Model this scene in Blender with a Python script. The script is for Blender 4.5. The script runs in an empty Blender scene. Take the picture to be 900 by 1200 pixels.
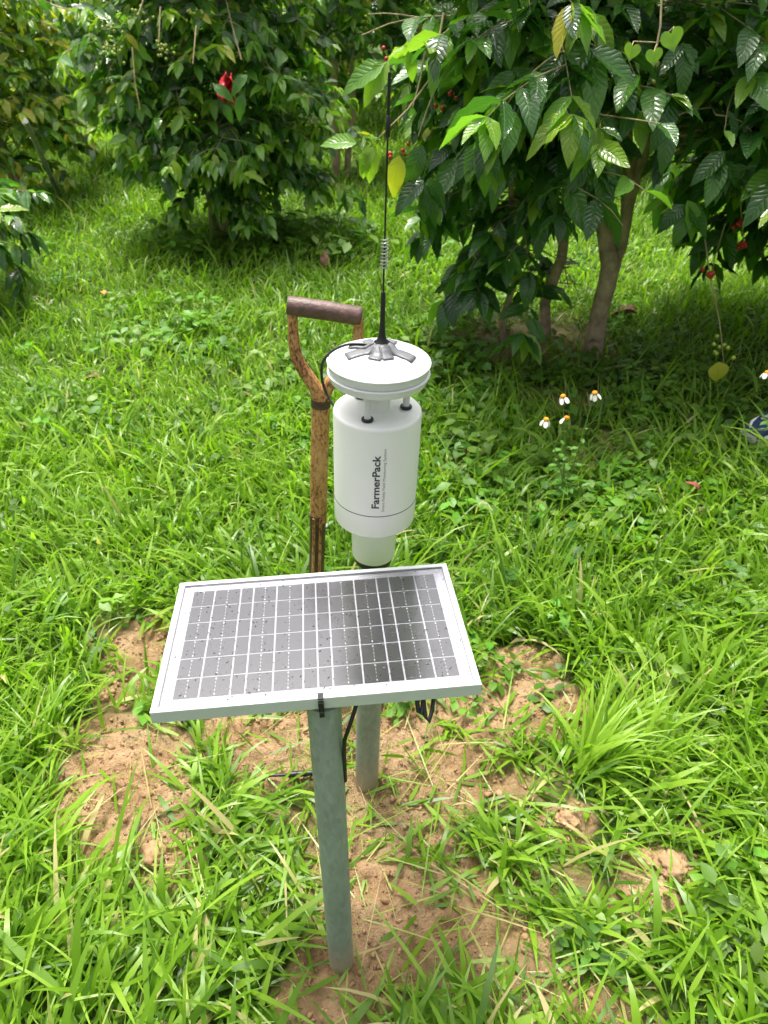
import bpy, bmesh, math
import numpy as np
from mathutils import Vector, Matrix

S = bpy.context.scene
COL = S.collection
R = math.radians
rng = np.random.default_rng(11)

# ------------------------------------------------------------------ camera
CAM_H, PITCH, FPX = 1.55, R(36.0), 873.0
cam = bpy.data.cameras.new('camera')
cam.sensor_fit = 'VERTICAL'
cam.sensor_height = 36.0
cam.sensor_width = 27.0
cam.lens = 36.0 * FPX / 1200.0
cam.clip_start = 0.02
cam.clip_end = 500
cam.dof.use_dof = True
cam.dof.focus_distance = 1.15
cam.dof.aperture_fstop = 9.0
co = bpy.data.objects.new('camera', cam)
co.location = (0, 0, CAM_H)
co.rotation_euler = (R(90) - PITCH, 0, 0)
COL.objects.link(co)
S.camera = co

# ------------------------------------------------------------------ sky, sun, exposure
SUN_EL, SUN_AZ = R(73), R(-26)          # azimuth measured from +Y towards +X
W = bpy.data.worlds.new('World')
S.world = W
W.use_nodes = True
nt = W.node_tree
bg = nt.nodes['Background']
sky = nt.nodes.new('ShaderNodeTexSky')
sky.sky_type = 'NISHITA'
sky.sun_disc = False
sky.sun_elevation = SUN_EL
sky.sun_rotation = SUN_AZ
sky.air_density = 1.0
sky.dust_density = 10.0
sky.ozone_density = 1.0
hs = nt.nodes.new('ShaderNodeHueSaturation')
hs.inputs['Saturation'].default_value = 0.35
nt.links.new(sky.outputs[0], hs.inputs['Color'])
nt.links.new(hs.outputs[0], bg.inputs['Color'])
bg.inputs['Strength'].default_value = 0.15

sl = bpy.data.lights.new('sun', 'SUN')
sl.energy = 2.7
sl.angle = R(9)
sl.color = (1.0, 0.95, 0.86)
so = bpy.data.objects.new('sun', sl)
so.rotation_euler = (R(90) - SUN_EL, 0, R(180) - SUN_AZ)
sd = Vector((math.sin(SUN_AZ) * math.cos(SUN_EL), math.cos(SUN_AZ) * math.cos(SUN_EL), math.sin(SUN_EL)))
so.rotation_mode = 'QUATERNION'
so.rotation_quaternion = (sd).to_track_quat('Z', 'Y')
COL.objects.link(so)

S.view_settings.view_transform = 'Standard'
S.view_settings.look = 'None'
S.view_settings.exposure = 0.88
S.view_settings.gamma = 1.0
S.cycles.max_bounces = 8
S.cycles.transparent_max_bounces = 12

# ------------------------------------------------------------------ helpers
CP, SP = math.cos(PITCH), math.sin(PITCH)


def proj(P):
    """points -> photo pixels (900 x 1200) and depth; used only to find which leaves show largest"""
    P = np.asarray(P, float)
    d = P - np.array([0, 0, CAM_H])
    z = d[:, 1] * CP - d[:, 2] * SP
    u = d[:, 1] * SP + d[:, 2] * CP
    zz = np.maximum(z, 1e-3)
    return 450 + FPX * d[:, 0] / zz, 600 - FPX * u / zz, z


def gpt(px, py):
    """where on the ground a spot of the photograph lies (metres)"""
    r, u = (px - 450) / FPX, -(py - 600) / FPX
    d = np.array([r, CP + u * SP, -SP + u * CP])
    t = -CAM_H / d[2]
    return np.array([d[0] * t, d[1] * t])


def _hash(ix, iy, s):
    h = (ix.astype(np.int64) * 374761393 + iy.astype(np.int64) * 668265263 + s * 974711) & 0x7fffffff
    h = ((h ^ (h >> 13)) * 1274126177) & 0x7fffffff
    return ((h ^ (h >> 16)) & 0xffff) / 65535.0


def vnoise(x, y, s=0):
    ix, iy = np.floor(x), np.floor(y)
    fx, fy = x - ix, y - iy
    fx, fy = fx * fx * (3 - 2 * fx), fy * fy * (3 - 2 * fy)
    a, b = _hash(ix, iy, s), _hash(ix + 1, iy, s)
    c, d = _hash(ix, iy + 1, s), _hash(ix + 1, iy + 1, s)
    return (a * (1 - fx) + b * fx) * (1 - fy) + (c * (1 - fx) + d * fx) * fy


def fbm(x, y, s=0, o=3):
    v, a, t = 0, 1, 0
    for k in range(o):
        v = v + a * vnoise(x * 2 ** k, y * 2 ** k, s + 17 * k)
        t += a
        a *= .5
    return v / t


def tag(o, label=None, cat=None, group=None, kind=None):
    if label: o['label'] = label
    if cat: o['category'] = cat
    if group: o['group'] = group
    if kind: o['kind'] = kind
    return o


def empty(name, loc, label, cat, group=None, rot=(0, 0, 0)):
    o = bpy.data.objects.new(name, None)
    o.location = loc
    o.rotation_euler = rot
    o.empty_display_size = .05
    COL.objects.link(o)
    return tag(o, label, cat, group)


def curve(pts, n=5):
    out = []
    for i in range(len(pts) - 1):
        p0, p1, p2, p3 = [np.array(pts[min(max(k, 0), len(pts) - 1)], float) for k in (i - 1, i, i + 1, i + 2)]
        for t in np.linspace(0, 1, n)[:-1]:
            out.append(tuple(.5 * ((2 * p1) + (p2 - p0) * t + (2 * p0 - 5 * p1 + 4 * p2 - p3) * t * t + (3 * p1 - p0 - 3 * p2 + p3) * t ** 3)))
    return out + [tuple(pts[-1])]


class MB:
    """collects shapes for ONE mesh object"""
    def __init__(self):
        self.v, self.f, self.n = [], [], 0

    def add(self, v, f):
        self.v += [tuple(p) for p in v]
        self.f += [tuple(i + self.n for i in q) for q in f]
        self.n += len(v)
        return self

    def box(self, c, s, rot=None, bev=0.0):
        hx, hy, hz = s[0] / 2, s[1] / 2, s[2] / 2
        if bev > 0:
            b = bev
            v, f = [], []
            for z, i in ((-hz, b), (-hz + b, 0), (hz - b, 0), (hz, b)):
                v += [(-hx + i, -hy + i, z), (hx - i, -hy + i, z), (hx - i, hy - i, z), (-hx + i, hy - i, z)]
            for k in range(3):
                for j in range(4):
                    f.append((4 * k + j, 4 * k + (j + 1) % 4, 4 * k + 4 + (j + 1) % 4, 4 * k + 4 + j))
            f += [(3, 2, 1, 0), (12, 13, 14, 15)]
        else:
            v = [(sx * hx, sy * hy, sz * hz) for sz in (-1, 1) for sx, sy in ((-1, -1), (1, -1), (1, 1), (-1, 1))]
            f = [(3, 2, 1, 0), (4, 5, 6, 7)] + [(j, (j + 1) % 4, 4 + (j + 1) % 4, 4 + j) for j in range(4)]
        c = Vector(c)
        v = [((rot @ Vector(p)) if rot is not None else Vector(p)) + c for p in v]
        return self.add(v, f)

    def tube(self, pts, rad, n=10, caps=True, oval=1.0):
        pts = [Vector(p) for p in pts]
        m = len(pts)
        if not hasattr(rad, '__len__'): rad = [rad] * m
        v, f = [], []
        t0 = (pts[1] - pts[0]).normalized()
        ref = Vector((0, 0, 1)) if abs(t0.z) < .9 else Vector((1, 0, 0))
        nrm = (ref - t0 * ref.dot(t0)).normalized()
        for i in range(m):
            t = (pts[min(i + 1, m - 1)] - pts[max(i - 1, 0)]).normalized()
            nrm = (nrm - t * nrm.dot(t)).normalized()
            bn = t.cross(nrm)
            for k in range(n):
                a = 2 * math.pi * k / n
                v.append(pts[i] + nrm * (math.cos(a) * rad[i]) + bn * (math.sin(a) * rad[i] * oval))
        for i in range(m - 1):
            for k in range(n):
                f.append((i * n + k, i * n + (k + 1) % n, (i + 1) * n + (k + 1) % n, (i + 1) * n + k))
        if caps:
            f.append(tuple(range(n - 1, -1, -1)))
            f.append(tuple((m - 1) * n + k for k in range(n)))
        return self.add(v, f)

    def lathe(self, prof, n=48, c=(0, 0, 0)):
        v, f = [], []
        m = len(prof)
        for r, z in prof:
            for k in range(n):
                a = 2 * math.pi * k / n
                v.append((c[0] + r * math.cos(a), c[1] + r * math.sin(a), c[2] + z))
        for i in range(m - 1):
            for k in range(n):
                f.append((i * n + k, i * n + (k + 1) % n, (i + 1) * n + (k + 1) % n, (i + 1) * n + k))
        f.append(tuple(range(n - 1, -1, -1)))
        f.append(tuple((m - 1) * n + k for k in range(n)))
        return self.add(v, f)

    def build(self, name, mat, parent=None, smooth=None, mesh=None):
        me = bpy.data.meshes.new(name)
        me.from_pydata(self.v, [], self.f)
        me.materials.append(mat)
        if smooth:
            me.shade_smooth() if hasattr(me, 'shade_smooth') else None
            try:
                me.set_sharp_from_angle(angle=R(smooth))
            except Exception:
                pass
        o = bpy.data.objects.new(name, me)
        COL.objects.link(o)
        if parent: o.parent = parent
        return o


def np_mesh(name, verts, quads=None, tris=None, mat=None, pcol=None, ptint=None, uv=None, smooth=True):
    """mesh from numpy arrays; uv is per vertex and spread to the corners"""
    me = bpy.data.meshes.new(name)
    quads = np.zeros((0, 4), np.int32) if quads is None else quads
    tris = np.zeros((0, 3), np.int32) if tris is None else tris
    nl = quads.size + tris.size
    nf = len(quads) + len(tris)
    loops = np.concatenate([quads.ravel(), tris.ravel()]).astype(np.int32)
    me.vertices.add(len(verts))
    me.vertices.foreach_set('co', np.ascontiguousarray(verts, np.float32).ravel())
    me.loops.add(nl)
    me.loops.foreach_set('vertex_index', loops)
    me.polygons.add(nf)
    st = np.concatenate([np.arange(len(quads)) * 4, len(quads) * 4 + np.arange(len(tris)) * 3]).astype(np.int32)
    me.polygons.foreach_set('loop_start', st)
    if smooth:
        me.polygons.foreach_set('use_smooth', np.ones(nf, bool))
    if pcol is not None:
        a = me.attributes.new('col', 'FLOAT_COLOR', 'POINT')
        c = np.ones((len(verts), 4), np.float32)
        c[:, :3] = pcol
        a.data.foreach_set('color', c.ravel())
    if ptint is not None:
        a = me.attributes.new('tint', 'FLOAT', 'POINT')
        a.data.foreach_set('value', np.ascontiguousarray(ptint, np.float32))
    if uv is not None:
        l = me.uv_layers.new(name='UVMap')
        l.data.foreach_set('uv', np.ascontiguousarray(uv[loops], np.float32).ravel())
    if mat: me.materials.append(mat)
    me.update(calc_edges=True)
    return me


def link(name, me, parent=None, loc=None):
    o = bpy.data.objects.new(name, me)
    COL.objects.link(o)
    if parent: o.parent = parent
    if loc is not None: o.location = loc
    return o


# ------------------------------------------------------------------ materials
def mat_new(name):
    m = bpy.data.materials.new(name)
    m.use_nodes = True
    n = m.node_tree
    b = n.nodes['Principled BSDF']
    return m, n, b


def N(n, t, **kw):
    x = n.nodes.new('ShaderNode' + t)
    for k, v in kw.items():
        if k in x.inputs.keys():
            x.inputs[k].default_value = v
        else:
            setattr(x, k, v)
    return x


def ramp(n, stops):
    r = n.nodes.new('ShaderNodeValToRGB')
    e = r.color_ramp.elements
    while len(e) < len(stops): e.new(.5)
    for i, (p, c) in enumerate(stops):
        e[i].position = p
        e[i].color = (c[0], c[1], c[2], 1)
    return r


def plain(name, col, rough=.5, metal=0, coat=0, var=.08, scale=30, bump=.0, bscale=200, spec=.5, coat_rough=.1):
    m, n, b = mat_new(name)
    tc = N(n, 'TexCoord')
    no = N(n, 'TexNoise', Scale=scale, Detail=5.0, Roughness=.6)
    n.links.new(tc.outputs['Object'], no.inputs['Vector'])
    lo = [max(0, c * (1 - var)) for c in col]
    hi = [min(1, c * (1 + var)) for c in col]
    r = ramp(n, [(.3, lo), (.7, hi)])
    n.links.new(no.outputs['Fac'], r.inputs[0])
    n.links.new(r.outputs[0], b.inputs['Base Color'])
    b.inputs['Roughness'].default_value = rough
    b.inputs['Metallic'].default_value = metal
    b.inputs['Coat Weight'].default_value = coat
    b.inputs['Coat Roughness'].default_value = coat_rough
    b.inputs['Specular IOR Level'].default_value = spec
    if bump:
        n2 = N(n, 'TexNoise', Scale=bscale, Detail=4.0)
        n.links.new(tc.outputs['Object'], n2.inputs['Vector'])
        bp = N(n, 'Bump', Strength=bump, Distance=.002)
        n.links.new(n2.outputs['Fac'], bp.inputs['Height'])
        n.links.new(bp.outputs[0], b.inputs['Normal'])
    return m


def leafy(name, attr, rough=.35, trans=.3, veins=False, stops=None, spec=.5, tcol=(1.0, 1.15, .45)):
    m, n, b = mat_new(name)
    if stops:
        a = N(n, 'Attribute', attribute_name=attr)
        oi = N(n, 'ObjectInfo')
        ma = N(n, 'Math', operation='MULTIPLY_ADD')
        ma.inputs[1].default_value = .12
        n.links.new(oi.outputs['Random'], ma.inputs[0])
        n.links.new(a.outputs['Fac'], ma.inputs[2])
        r = ramp(n, stops)
        n.links.new(ma.outputs[0], r.inputs[0])
        col = r.outputs[0]
    else:
        a = N(n, 'Attribute', attribute_name=attr)
        col = a.outputs['Color']
    if veins:
        uv = N(n, 'UVMap')
        sx = N(n, 'SeparateXYZ')
        n.links.new(uv.outputs[0], sx.inputs[0])
        ab = N(n, 'Math', operation='ABSOLUTE')
        n.links.new(sx.outputs[0], ab.inputs[0])
        k1 = N(n, 'Math', operation='MULTIPLY_ADD')        # 9*v - 1.6*|u|
        n.links.new(ab.outputs[0], k1.inputs[0])
        k1.inputs[1].default_value = -2.0
        k2 = N(n, 'Math', operation='MULTIPLY')
        n.links.new(sx.outputs[1], k2.inputs[0])
        k2.inputs[1].default_value = 9.0
        n.links.new(k2.outputs[0], k1.inputs[2])
        fr = N(n, 'Math', operation='PINGPONG')
        n.links.new(k1.outputs[0], fr.inputs[0])
        fr.inputs[1].default_value = .5
        mid = N(n, 'MapRange')
        mid.inputs[1].default_value, mid.inputs[2].default_value = 0.0, .12
        n.links.new(ab.outputs[0], mid.inputs[0])
        sv = N(n, 'MapRange')
        sv.inputs[1].default_value, sv.inputs[2].default_value = 0.0, .3
        n.links.new(fr.outputs[0], sv.inputs[0])
        mn = N(n, 'Math', operation='MINIMUM')
        n.links.new(mid.outputs[0], mn.inputs[0])
        n.links.new(sv.outputs[0], mn.inputs[1])
        bp = N(n, 'Bump', Strength=.45, Distance=.003)
        n.links.new(mn.outputs[0], bp.inputs['Height'])
        n.links.new(bp.outputs[0], b.inputs['Normal'])
        mx = N(n, 'MixRGB', blend_type='MIX')
        iv = N(n, 'Math', operation='MULTIPLY_ADD')
        n.links.new(mid.outputs[0], iv.inputs[0])
        iv.inputs[1].default_value = -.28
        iv.inputs[2].default_value = .28
        n.links.new(iv.outputs[0], mx.inputs[0])
        n.links.new(col, mx.inputs[1])
        mx.inputs[2].default_value = (.12, .24, .04, 1)
        col = mx.outputs[0]
    n.links.new(col, b.inputs['Base Color'])
    b.inputs['Roughness'].default_value = rough
    b.inputs['Specular IOR Level'].default_value = spec
    tr = N(n, 'BsdfTranslucent')
    tm = N(n, 'MixRGB', blend_type='MULTIPLY')
    tm.inputs[0].default_value = 1
    n.links.new(col, tm.inputs[1])
    tm.inputs[2].default_value = (tcol[0] * 1.6, tcol[1] * 1.6, tcol[2] * 1.6, 1)
    n.links.new(tm.outputs[0], tr.inputs['Color'])
    ms = N(n, 'MixShader')
    ms.inputs[0].default_value = trans
    out = n.nodes['Material Output']
    n.links.new(b.outputs[0], ms.inputs[1])
    n.links.new(tr.outputs[0], ms.inputs[2])
    n.links.new(ms.outputs[0], out.inputs[0])
    return m


M = {}
M['grass'] = leafy('grass_blades', 'col', rough=.38, trans=.40, spec=.42)
M['weed'] = leafy('weed_leaves', 'col', rough=.45, trans=.3, spec=.35)
M['leaf'] = leafy('coffee_leaf', 'tint', rough=.18, trans=.36, veins=True, spec=.75, stops=[
    (0, (.026, .078, .018)), (.35, (.058, .160, .028)), (.6, (.105, .255, .034)), (.8, (.19, .38, .045)), (.92, (.30, .40, .035)), (1.0, (.46, .42, .035))])
M['bark'] = plain('bark', (.40, .30, .19), .9, var=.5, scale=14, bump=.8, bscale=60)
M['twig'] = plain('twig', (.30, .24, .13), .8, var=.3, scale=20)
M['white'] = plain('white_plastic', (.84, .835, .81), .38, var=.015, scale=8)
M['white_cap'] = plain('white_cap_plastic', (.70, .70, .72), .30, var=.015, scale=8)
M['black'] = plain('black_rubber', (.012, .012, .013), .4, var=.2)
M['ink'] = plain('dark_ink', (.05, .05, .055), .6, var=.05)
M['grey_ink'] = plain('grey_ink', (.17, .17, .18), .6, var=.05)
M['tape'] = plain('grey_tape', (.13, .135, .145), .45, var=.12, scale=60, bump=.25, bscale=150)
M['steel'] = plain('spring_steel', (.45, .45, .44), .3, metal=1)
M['galv'] = None
M['alu'] = plain('anodised_frame', (.60, .65, .61), .42, metal=.1, var=.03, scale=40)
M['sheet'] = plain('white_backing_sheet', (.52, .52, .59), .45, var=.01)
M['busbar'] = plain('silver_busbar', (.72, .72, .74), .35, metal=.3, var=.05)
M['dirt'] = plain('dirt_specks', (.08, .075, .07), .8, var=.4)
M['cherry'] = plain('coffee_cherry_red', (.40, .03, .02), .3, var=.4, scale=40)
M['cherry_green'] = plain('coffee_cherry_green', (.28, .34, .05), .35, var=.3, scale=40)
M['red_cloth'] = plain('red_plastic', (.55, .012, .03), .4, var=.25, scale=12)
M['petal'] = plain('white_petal', (.80, .80, .76), .6, var=.04)
M['orange'] = plain('orange_disc', (.75, .30, .01), .8, var=.3, scale=300, bump=.5, bscale=900)
M['dead'] = plain('dead_leaf', (.16, .075, .035), .7, var=.4, scale=18)
M['dead_orange'] = plain('dry_orange_leaf', (.48, .22, .05), .7, var=.3, scale=18)
M['dead_red'] = plain('dry_red_leaf', (.28, .06, .04), .6, var=.3, scale=18)
M['navy'] = plain('navy_mesh_fabric', (.015, .04, .10), .8, var=.25, scale=120, bump=.4, bscale=700)
M['sole'] = plain('white_rubber_sole', (.78, .77, .72), .5, var=.05)
M['grey_pole'] = plain('weathered_grey_wood', (.28, .29, .28), .8, var=.25, scale=25)


def mat_cell():
    m, n, b = mat_new('solar_cell')
    tc = N(n, 'TexCoord')
    wv = N(n, 'TexWave', Scale=160.0, Distortion=0.0)
    wv.bands_direction = 'Y'
    n.links.new(tc.outputs['Object'], wv.inputs['Vector'])
    r = ramp(n, [(.0, (.013, .013, .017)), (.8, (.018, .018, .023)), (1, (.05, .05, .055))])
    n.links.new(wv.outputs['Fac'], r.inputs[0])
    n.links.new(r.outputs[0], b.inputs['Base Color'])
    b.inputs['Roughness'].default_value = .35
    return m


def mat_glass():
    m, n, b = mat_new('textured_panel_glass')
    n.nodes.remove(b)
    tr = N(n, 'BsdfTransparent')
    gl = N(n, 'BsdfGlossy', Roughness=.09)
    gl.inputs['Color'].default_value = (1, 1, 1, 1)
    fr = N(n, 'Fresnel', IOR=2.8)
    tc = N(n, 'TexCoord')
    no = N(n, 'TexNoise', Scale=900.0, Detail=2.0)
    n.links.new(tc.outputs['Object'], no.inputs['Vector'])
    bp = N(n, 'Bump', Strength=.12, Distance=.001)
    n.links.new(no.outputs['Fac'], bp.inputs['Height'])
    n.links.new(bp.outputs[0], gl.inputs['Normal'])
    ms = N(n, 'MixShader')
    n.links.new(fr.outputs[0], ms.inputs[0])
    n.links.new(tr.outputs[0], ms.inputs[1])
    n.links.new(gl.outputs[0], ms.inputs[2])
    n.links.new(ms.outputs[0], n.nodes['Material Output'].inputs[0])
    return m


def mat_galv(name, base, streak, dirt):
    m, n, b = mat_new(name)
    tc = N(n, 'TexCoord')
    vo = N(n, 'TexVoronoi', Scale=170.0)
    mp = N(n, 'Mapping')
    mp.inputs['Scale'].default_value = (1, 1, .35)
    n.links.new(tc.outputs['Object'], mp.inputs['Vector'])
    n.links.new(mp.outputs[0], vo.inputs['Vector'])
    no = N(n, 'TexNoise', Scale=16.0, Detail=6.0, Roughness=.7)
    n.links.new(mp.outputs[0], no.inputs['Vector'])
    r1 = ramp(n, [(.3, streak), (.7, base)])
    n.links.new(no.outputs['Fac'], r1.inputs[0])
    mx = N(n, 'MixRGB', blend_type='OVERLAY')
    mx.inputs[0].default_value = .13
    n.links.new(r1.outputs[0], mx.inputs[1])
    bw = N(n, 'RGBToBW')
    n.links.new(vo.outputs['Color'], bw.inputs[0])
    n.links.new(bw.outputs[0], mx.inputs[2])
    # dried soil splashed on the foot of the post
    sx = N(n, 'SeparateXYZ')
    n.links.new(tc.outputs['Object'], sx.inputs[0])
    n2 = N(n, 'TexNoise', Scale=30.0, Detail=5.0)
    n.links.new(tc.outputs['Object'], n2.inputs['Vector'])
    ad = N(n, 'Math', operation='MULTIPLY_ADD')
    n.links.new(n2.outputs['Fac'], ad.inputs[0])
    ad.inputs[1].default_value = -.22
    n.links.new(sx.outputs[2], ad.inputs[2])
    mr = N(n, 'MapRange')
    mr.inputs[1].default_value, mr.inputs[2].default_value = -.10, .02
    mr.inputs[3].default_value, mr.inputs[4].default_value = .75, 0
    n.links.new(ad.outputs[0], mr.inputs[0])
    m2 = N(n, 'MixRGB')
    n.links.new(mr.outputs[0], m2.inputs[0])
    n.links.new(mx.outputs[0], m2.inputs[1])
    m2.inputs[2].default_value = (*dirt, 1)
    n.links.new(m2.outputs[0], b.inputs['Base Color'])
    b.inputs['Metallic'].default_value = .25
    b.inputs['Roughness'].default_value = .5
    return m


def mat_rust():
    m, n, b = mat_new('flaking_varnish_over_wood')
    tc = N(n, 'TexCoord')
    mp = N(n, 'Mapping')
    mp.inputs['Scale'].default_value = (1, 1, .55)
    n.links.new(tc.outputs['Object'], mp.inputs['Vector'])
    no = N(n, 'TexNoise', Scale=190.0, Detail=6.0, Roughness=.65)
    n.links.new(mp.outputs[0], no.inputs['Vector'])
    n2 = N(n, 'TexNoise', Scale=14.0, Detail=3.0)
    n.links.new(mp.outputs[0], n2.inputs['Vector'])
    ad = N(n, 'Math', operation='MULTIPLY_ADD')
    n.links.new(n2.outputs['Fac'], ad.inputs[0])
    ad.inputs[1].default_value = .55
    n.links.new(no.outputs['Fac'], ad.inputs[2])
    r = ramp(n, [(.55, (.05, .022, .012)), (.65, (.18, .07, .022)), (.74, (.42, .21, .075)), (.95, (.60, .36, .16))])
    n.links.new(ad.outputs[0], r.inputs[0])
    n.links.new(r.outputs[0], b.inputs['Base Color'])
    b.inputs['Roughness'].default_value = .5
    bp = N(n, 'Bump', Strength=.5, Distance=.002)
    n.links.new(ad.outputs[0], bp.inputs['Height'])
    n.links.new(bp.outputs[0], b.inputs['Normal'])
    return m


def mat_ground():
    m, n, b = mat_new('soil_and_litter')
    tc = N(n, 'TexCoord')
    at = N(n, 'Attribute', attribute_name='col')
    n1 = N(n, 'TexNoise', Scale=7.0, Detail=10.0, Roughness=.72)
    n.links.new(tc.outputs['Object'], n1.inputs['Vector'])
    soil = ramp(n, [(.30, (.15, .085, .042)), (.45, (.41, .26, .135)), (.70, (.62, .435, .26))])
    n.links.new(n1.outputs['Fac'], soil.inputs[0])
    n2 = N(n, 'TexNoise', Scale=9.0, Detail=6.0)
    n.links.new(tc.outputs['Object'], n2.inputs['Vector'])
    lit = ramp(n, [(.3, (.034, .058, .012)), (.55, (.062, .112, .016)), (.8, (.12, .13, .04))])
    n.links.new(n2.outputs['Fac'], lit.inputs[0])
    mx = N(n, 'MixRGB')
    n.links.new(at.outputs['Fac'], mx.inputs[0])
    n.links.new(lit.outputs[0], mx.inputs[1])
    n.links.new(soil.outputs[0], mx.inputs[2])
    n.links.new(mx.outputs[0], b.inputs['Base Color'])
    b.inputs['Roughness'].default_value = .95
    b.inputs['Specular IOR Level'].default_value = .2
    n3 = N(n, 'TexNoise', Scale=160.0, Detail=6.0, Roughness=.7)
    n.links.new(tc.outputs['Object'], n3.inputs['Vector'])
    bp = N(n, 'Bump', Strength=1.0, Distance=.012)
    n.links.new(n3.outputs['Fac'], bp.inputs['Height'])
    n.links.new(bp.outputs[0], b.inputs['Normal'])
    return m


M['cell'] = mat_cell()
M['glass'] = mat_glass()
M['galv'] = mat_galv('galvanised_steel_greenish', (.35, .40, .37), (.24, .28, .25), (.42, .28, .17))
M['galv2'] = mat_galv('galvanised_steel_grey', (.36, .38, .37), (.25, .27, .25), (.42, .28, .17))
M['rust'] = mat_rust()
M['grip'] = plain('worn_dark_grip', (.10, .055, .045), .5, var=.5, scale=60, bump=.5, bscale=220)
M['dark_iron'] = plain('dark_brown_iron', (.055, .030, .022), .45, var=.6, scale=40, bump=.4, bscale=120)
M['ground'] = mat_ground()
M['clod'] = plain('dry_clay_clod', (.33, .21, .115), .95, var=.4, scale=40, bump=1.0, bscale=160, spec=.2)

# ------------------------------------------------------------------ ground
SOIL = [  # photo ellipses (x, y, rx, ry, strength, mound height)
    (135, 930, 78, 62, 1.0, .030), (160, 1005, 60, 35, 1.0, .020), (150, 870, 70, 30, .7, .01),
    (165, 770, 60, 45, .75, .0), (125, 815, 35, 18, .7, .0),
    (310, 860, 60, 32, .95, .015), (480, 850, 150, 45, .80, .012), (630, 835, 100, 40, .8, .012),
    (520, 900, 110, 45, .75, .0), (610, 778, 45, 18, .9, .01),
    (450, 975, 70, 70, .65, .0), (470, 1080, 105, 90, .95, .020), (405, 1135, 62, 50, 1.0, .0), (400, 1160, 70, 50, .95, .02),
    (320, 905, 45, 30, .75, .0), (345, 1000, 50, 80, .35, .0),
    (775, 1035, 48, 40, .9, .018), (720, 1080, 40, 30, .6, .0), (600, 1130, 70, 60, .7, .01),
    (700, 1180, 80, 40, .65, .0), (665, 965, 30, 25, .8, .01), (815, 965, 18, 10, .5, .0), (640, 1050, 60, 40, .45, 0),
    (545, 545, 28, 16, .7, .0), (700, 530, 60, 25, .45, .0), (665, 465, 50, 12, .45, 0), (620, 400, 80, 25, .5, 0),
]


def soil_mask(x, y):
    P = np.stack([x, y, np.zeros_like(x)], -1)
    u, v, z = proj(P)
    nz = (fbm(x * 9, y * 9, 5, 3) - .5) * 1.5 + (fbm(x * 34, y * 34, 25, 2) - .5) * .7
    m = np.zeros_like(x)
    h = np.zeros_like(x)
    for (px, py, rx, ry, s, mh) in SOIL:
        d = np.sqrt(((u - px) / rx) ** 2 + ((v - py) / ry) ** 2) / 1.2
        k = np.clip((1.08 - d + nz * .5) / .35, 0, 1)
        m = np.maximum(m, k * s)
        h = np.maximum(h, mh * np.clip(1.15 - d, 0, 1))
    ok = (z > .2) & (y > .05)
    return m * ok, h * ok


def soil_blur(x, y):
    return soil_mask(x, y)


def gheight(x, y, m=None, h=None):
    if m is None: m, h = soil_mask(x, y)
    lump = (fbm(x * 24, y * 24, 3, 3) - .45) * .042 + (fbm(x * 75, y * 75, 9, 2) - .5) * .020
    lump = lump + np.maximum(0, vnoise(x * 42, y * 42, 61) - .5) * .026 + np.maximum(0, vnoise(x * 95 + 3, y * 95, 67) - .45) * .014
    z = (fbm(x * 1.3, y * 1.3, 1, 3) - .5) * .04
    near = np.exp(-((x + .05) ** 2 + (y - .9) ** 2) / .3)
    return z * (1 - near) + h + lump * np.clip(m * 1.3, 0, 1)


def axis(lo, hi, d0, d1, far):
    a = list(np.arange(lo, hi, d0))
    s = d0
    x = hi
    while x < far:
        a.append(x)
        s = min(s * 1.09, 8)
        x += s
    x, s = lo - d0, d0
    b = []
    while x > -far:
        b.append(x)
        s = min(s * 1.09, 8)
        x -= s
    return np.array(b[::-1] + a)


gx = axis(-1.15, 1.15, .0085, 0, 130)
gy = axis(.32, 2.0, .0085, 0, 130)
GX, GY = np.meshgrid(gx, gy)
gxf, gyf = GX.ravel(), GY.ravel()
gm, gh = soil_mask(gxf, gyf)
gz = gheight(gxf, gyf, gm, gh)
nx, ny = len(gx), len(gy)
ii = (np.arange(ny - 1)[:, None] * nx + np.arange(nx - 1)[None, :]).ravel()
gq = np.stack([ii, ii + 1, ii + 1 + nx, ii + nx], -1)
gcol = np.repeat(np.clip(gm * 1.15, 0, 1)[:, None], 3, 1)
ground = link('ground', np_mesh('ground', np.stack([gxf, gyf, gz], -1), gq, None, M['ground'], pcol=gcol))
tag(ground, 'grassy ground with bare patches of tan clay soil', None, None, 'structure')

# crumbs of soil
n = 9000
cx, cy = rng.uniform(-1, 1.0, n * 6), rng.uniform(.35, 1.8, n * 6)
cm, ch = soil_mask(cx, cy)
k = np.flatnonzero(cm > .6)[:n]
cx, cy = cx[k], cy[k]
cz = gheight(cx, cy)
bo = np.array([(1, 0, 0), (-1, 0, 0), (0, 1, 0), (0, -1, 0), (0, 0, 1), (0, 0, -1)], float)
bt = np.array([(0, 2, 4), (2, 1, 4), (1, 3, 4), (3, 0, 4), (2, 0, 5), (1, 2, 5), (3, 1, 5), (0, 3, 5)])
rs = rng.gamma(1.3, .0014, len(cx)).clip(.0008, .012)
V = bo[None] * rs[:, None, None] * rng.uniform(.6, 1.3, (len(cx), 6, 1)) + rng.normal(0, .28, (len(cx), 6, 3)) * rs[:, None, None]
V += np.stack([cx, cy, cz + rs * .3], -1)[:, None]
T = (bt[None] + (np.arange(len(cx)) * 6)[:, None, None]).reshape(-1, 3)
o = link('soil_crumbs', np_mesh('soil_crumbs', V.reshape(-1, 3), None, T, M['clod'], smooth=False))
tag(o, 'small crumbs of tan clay scattered over the bare soil', None, None, 'stuff')


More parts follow.
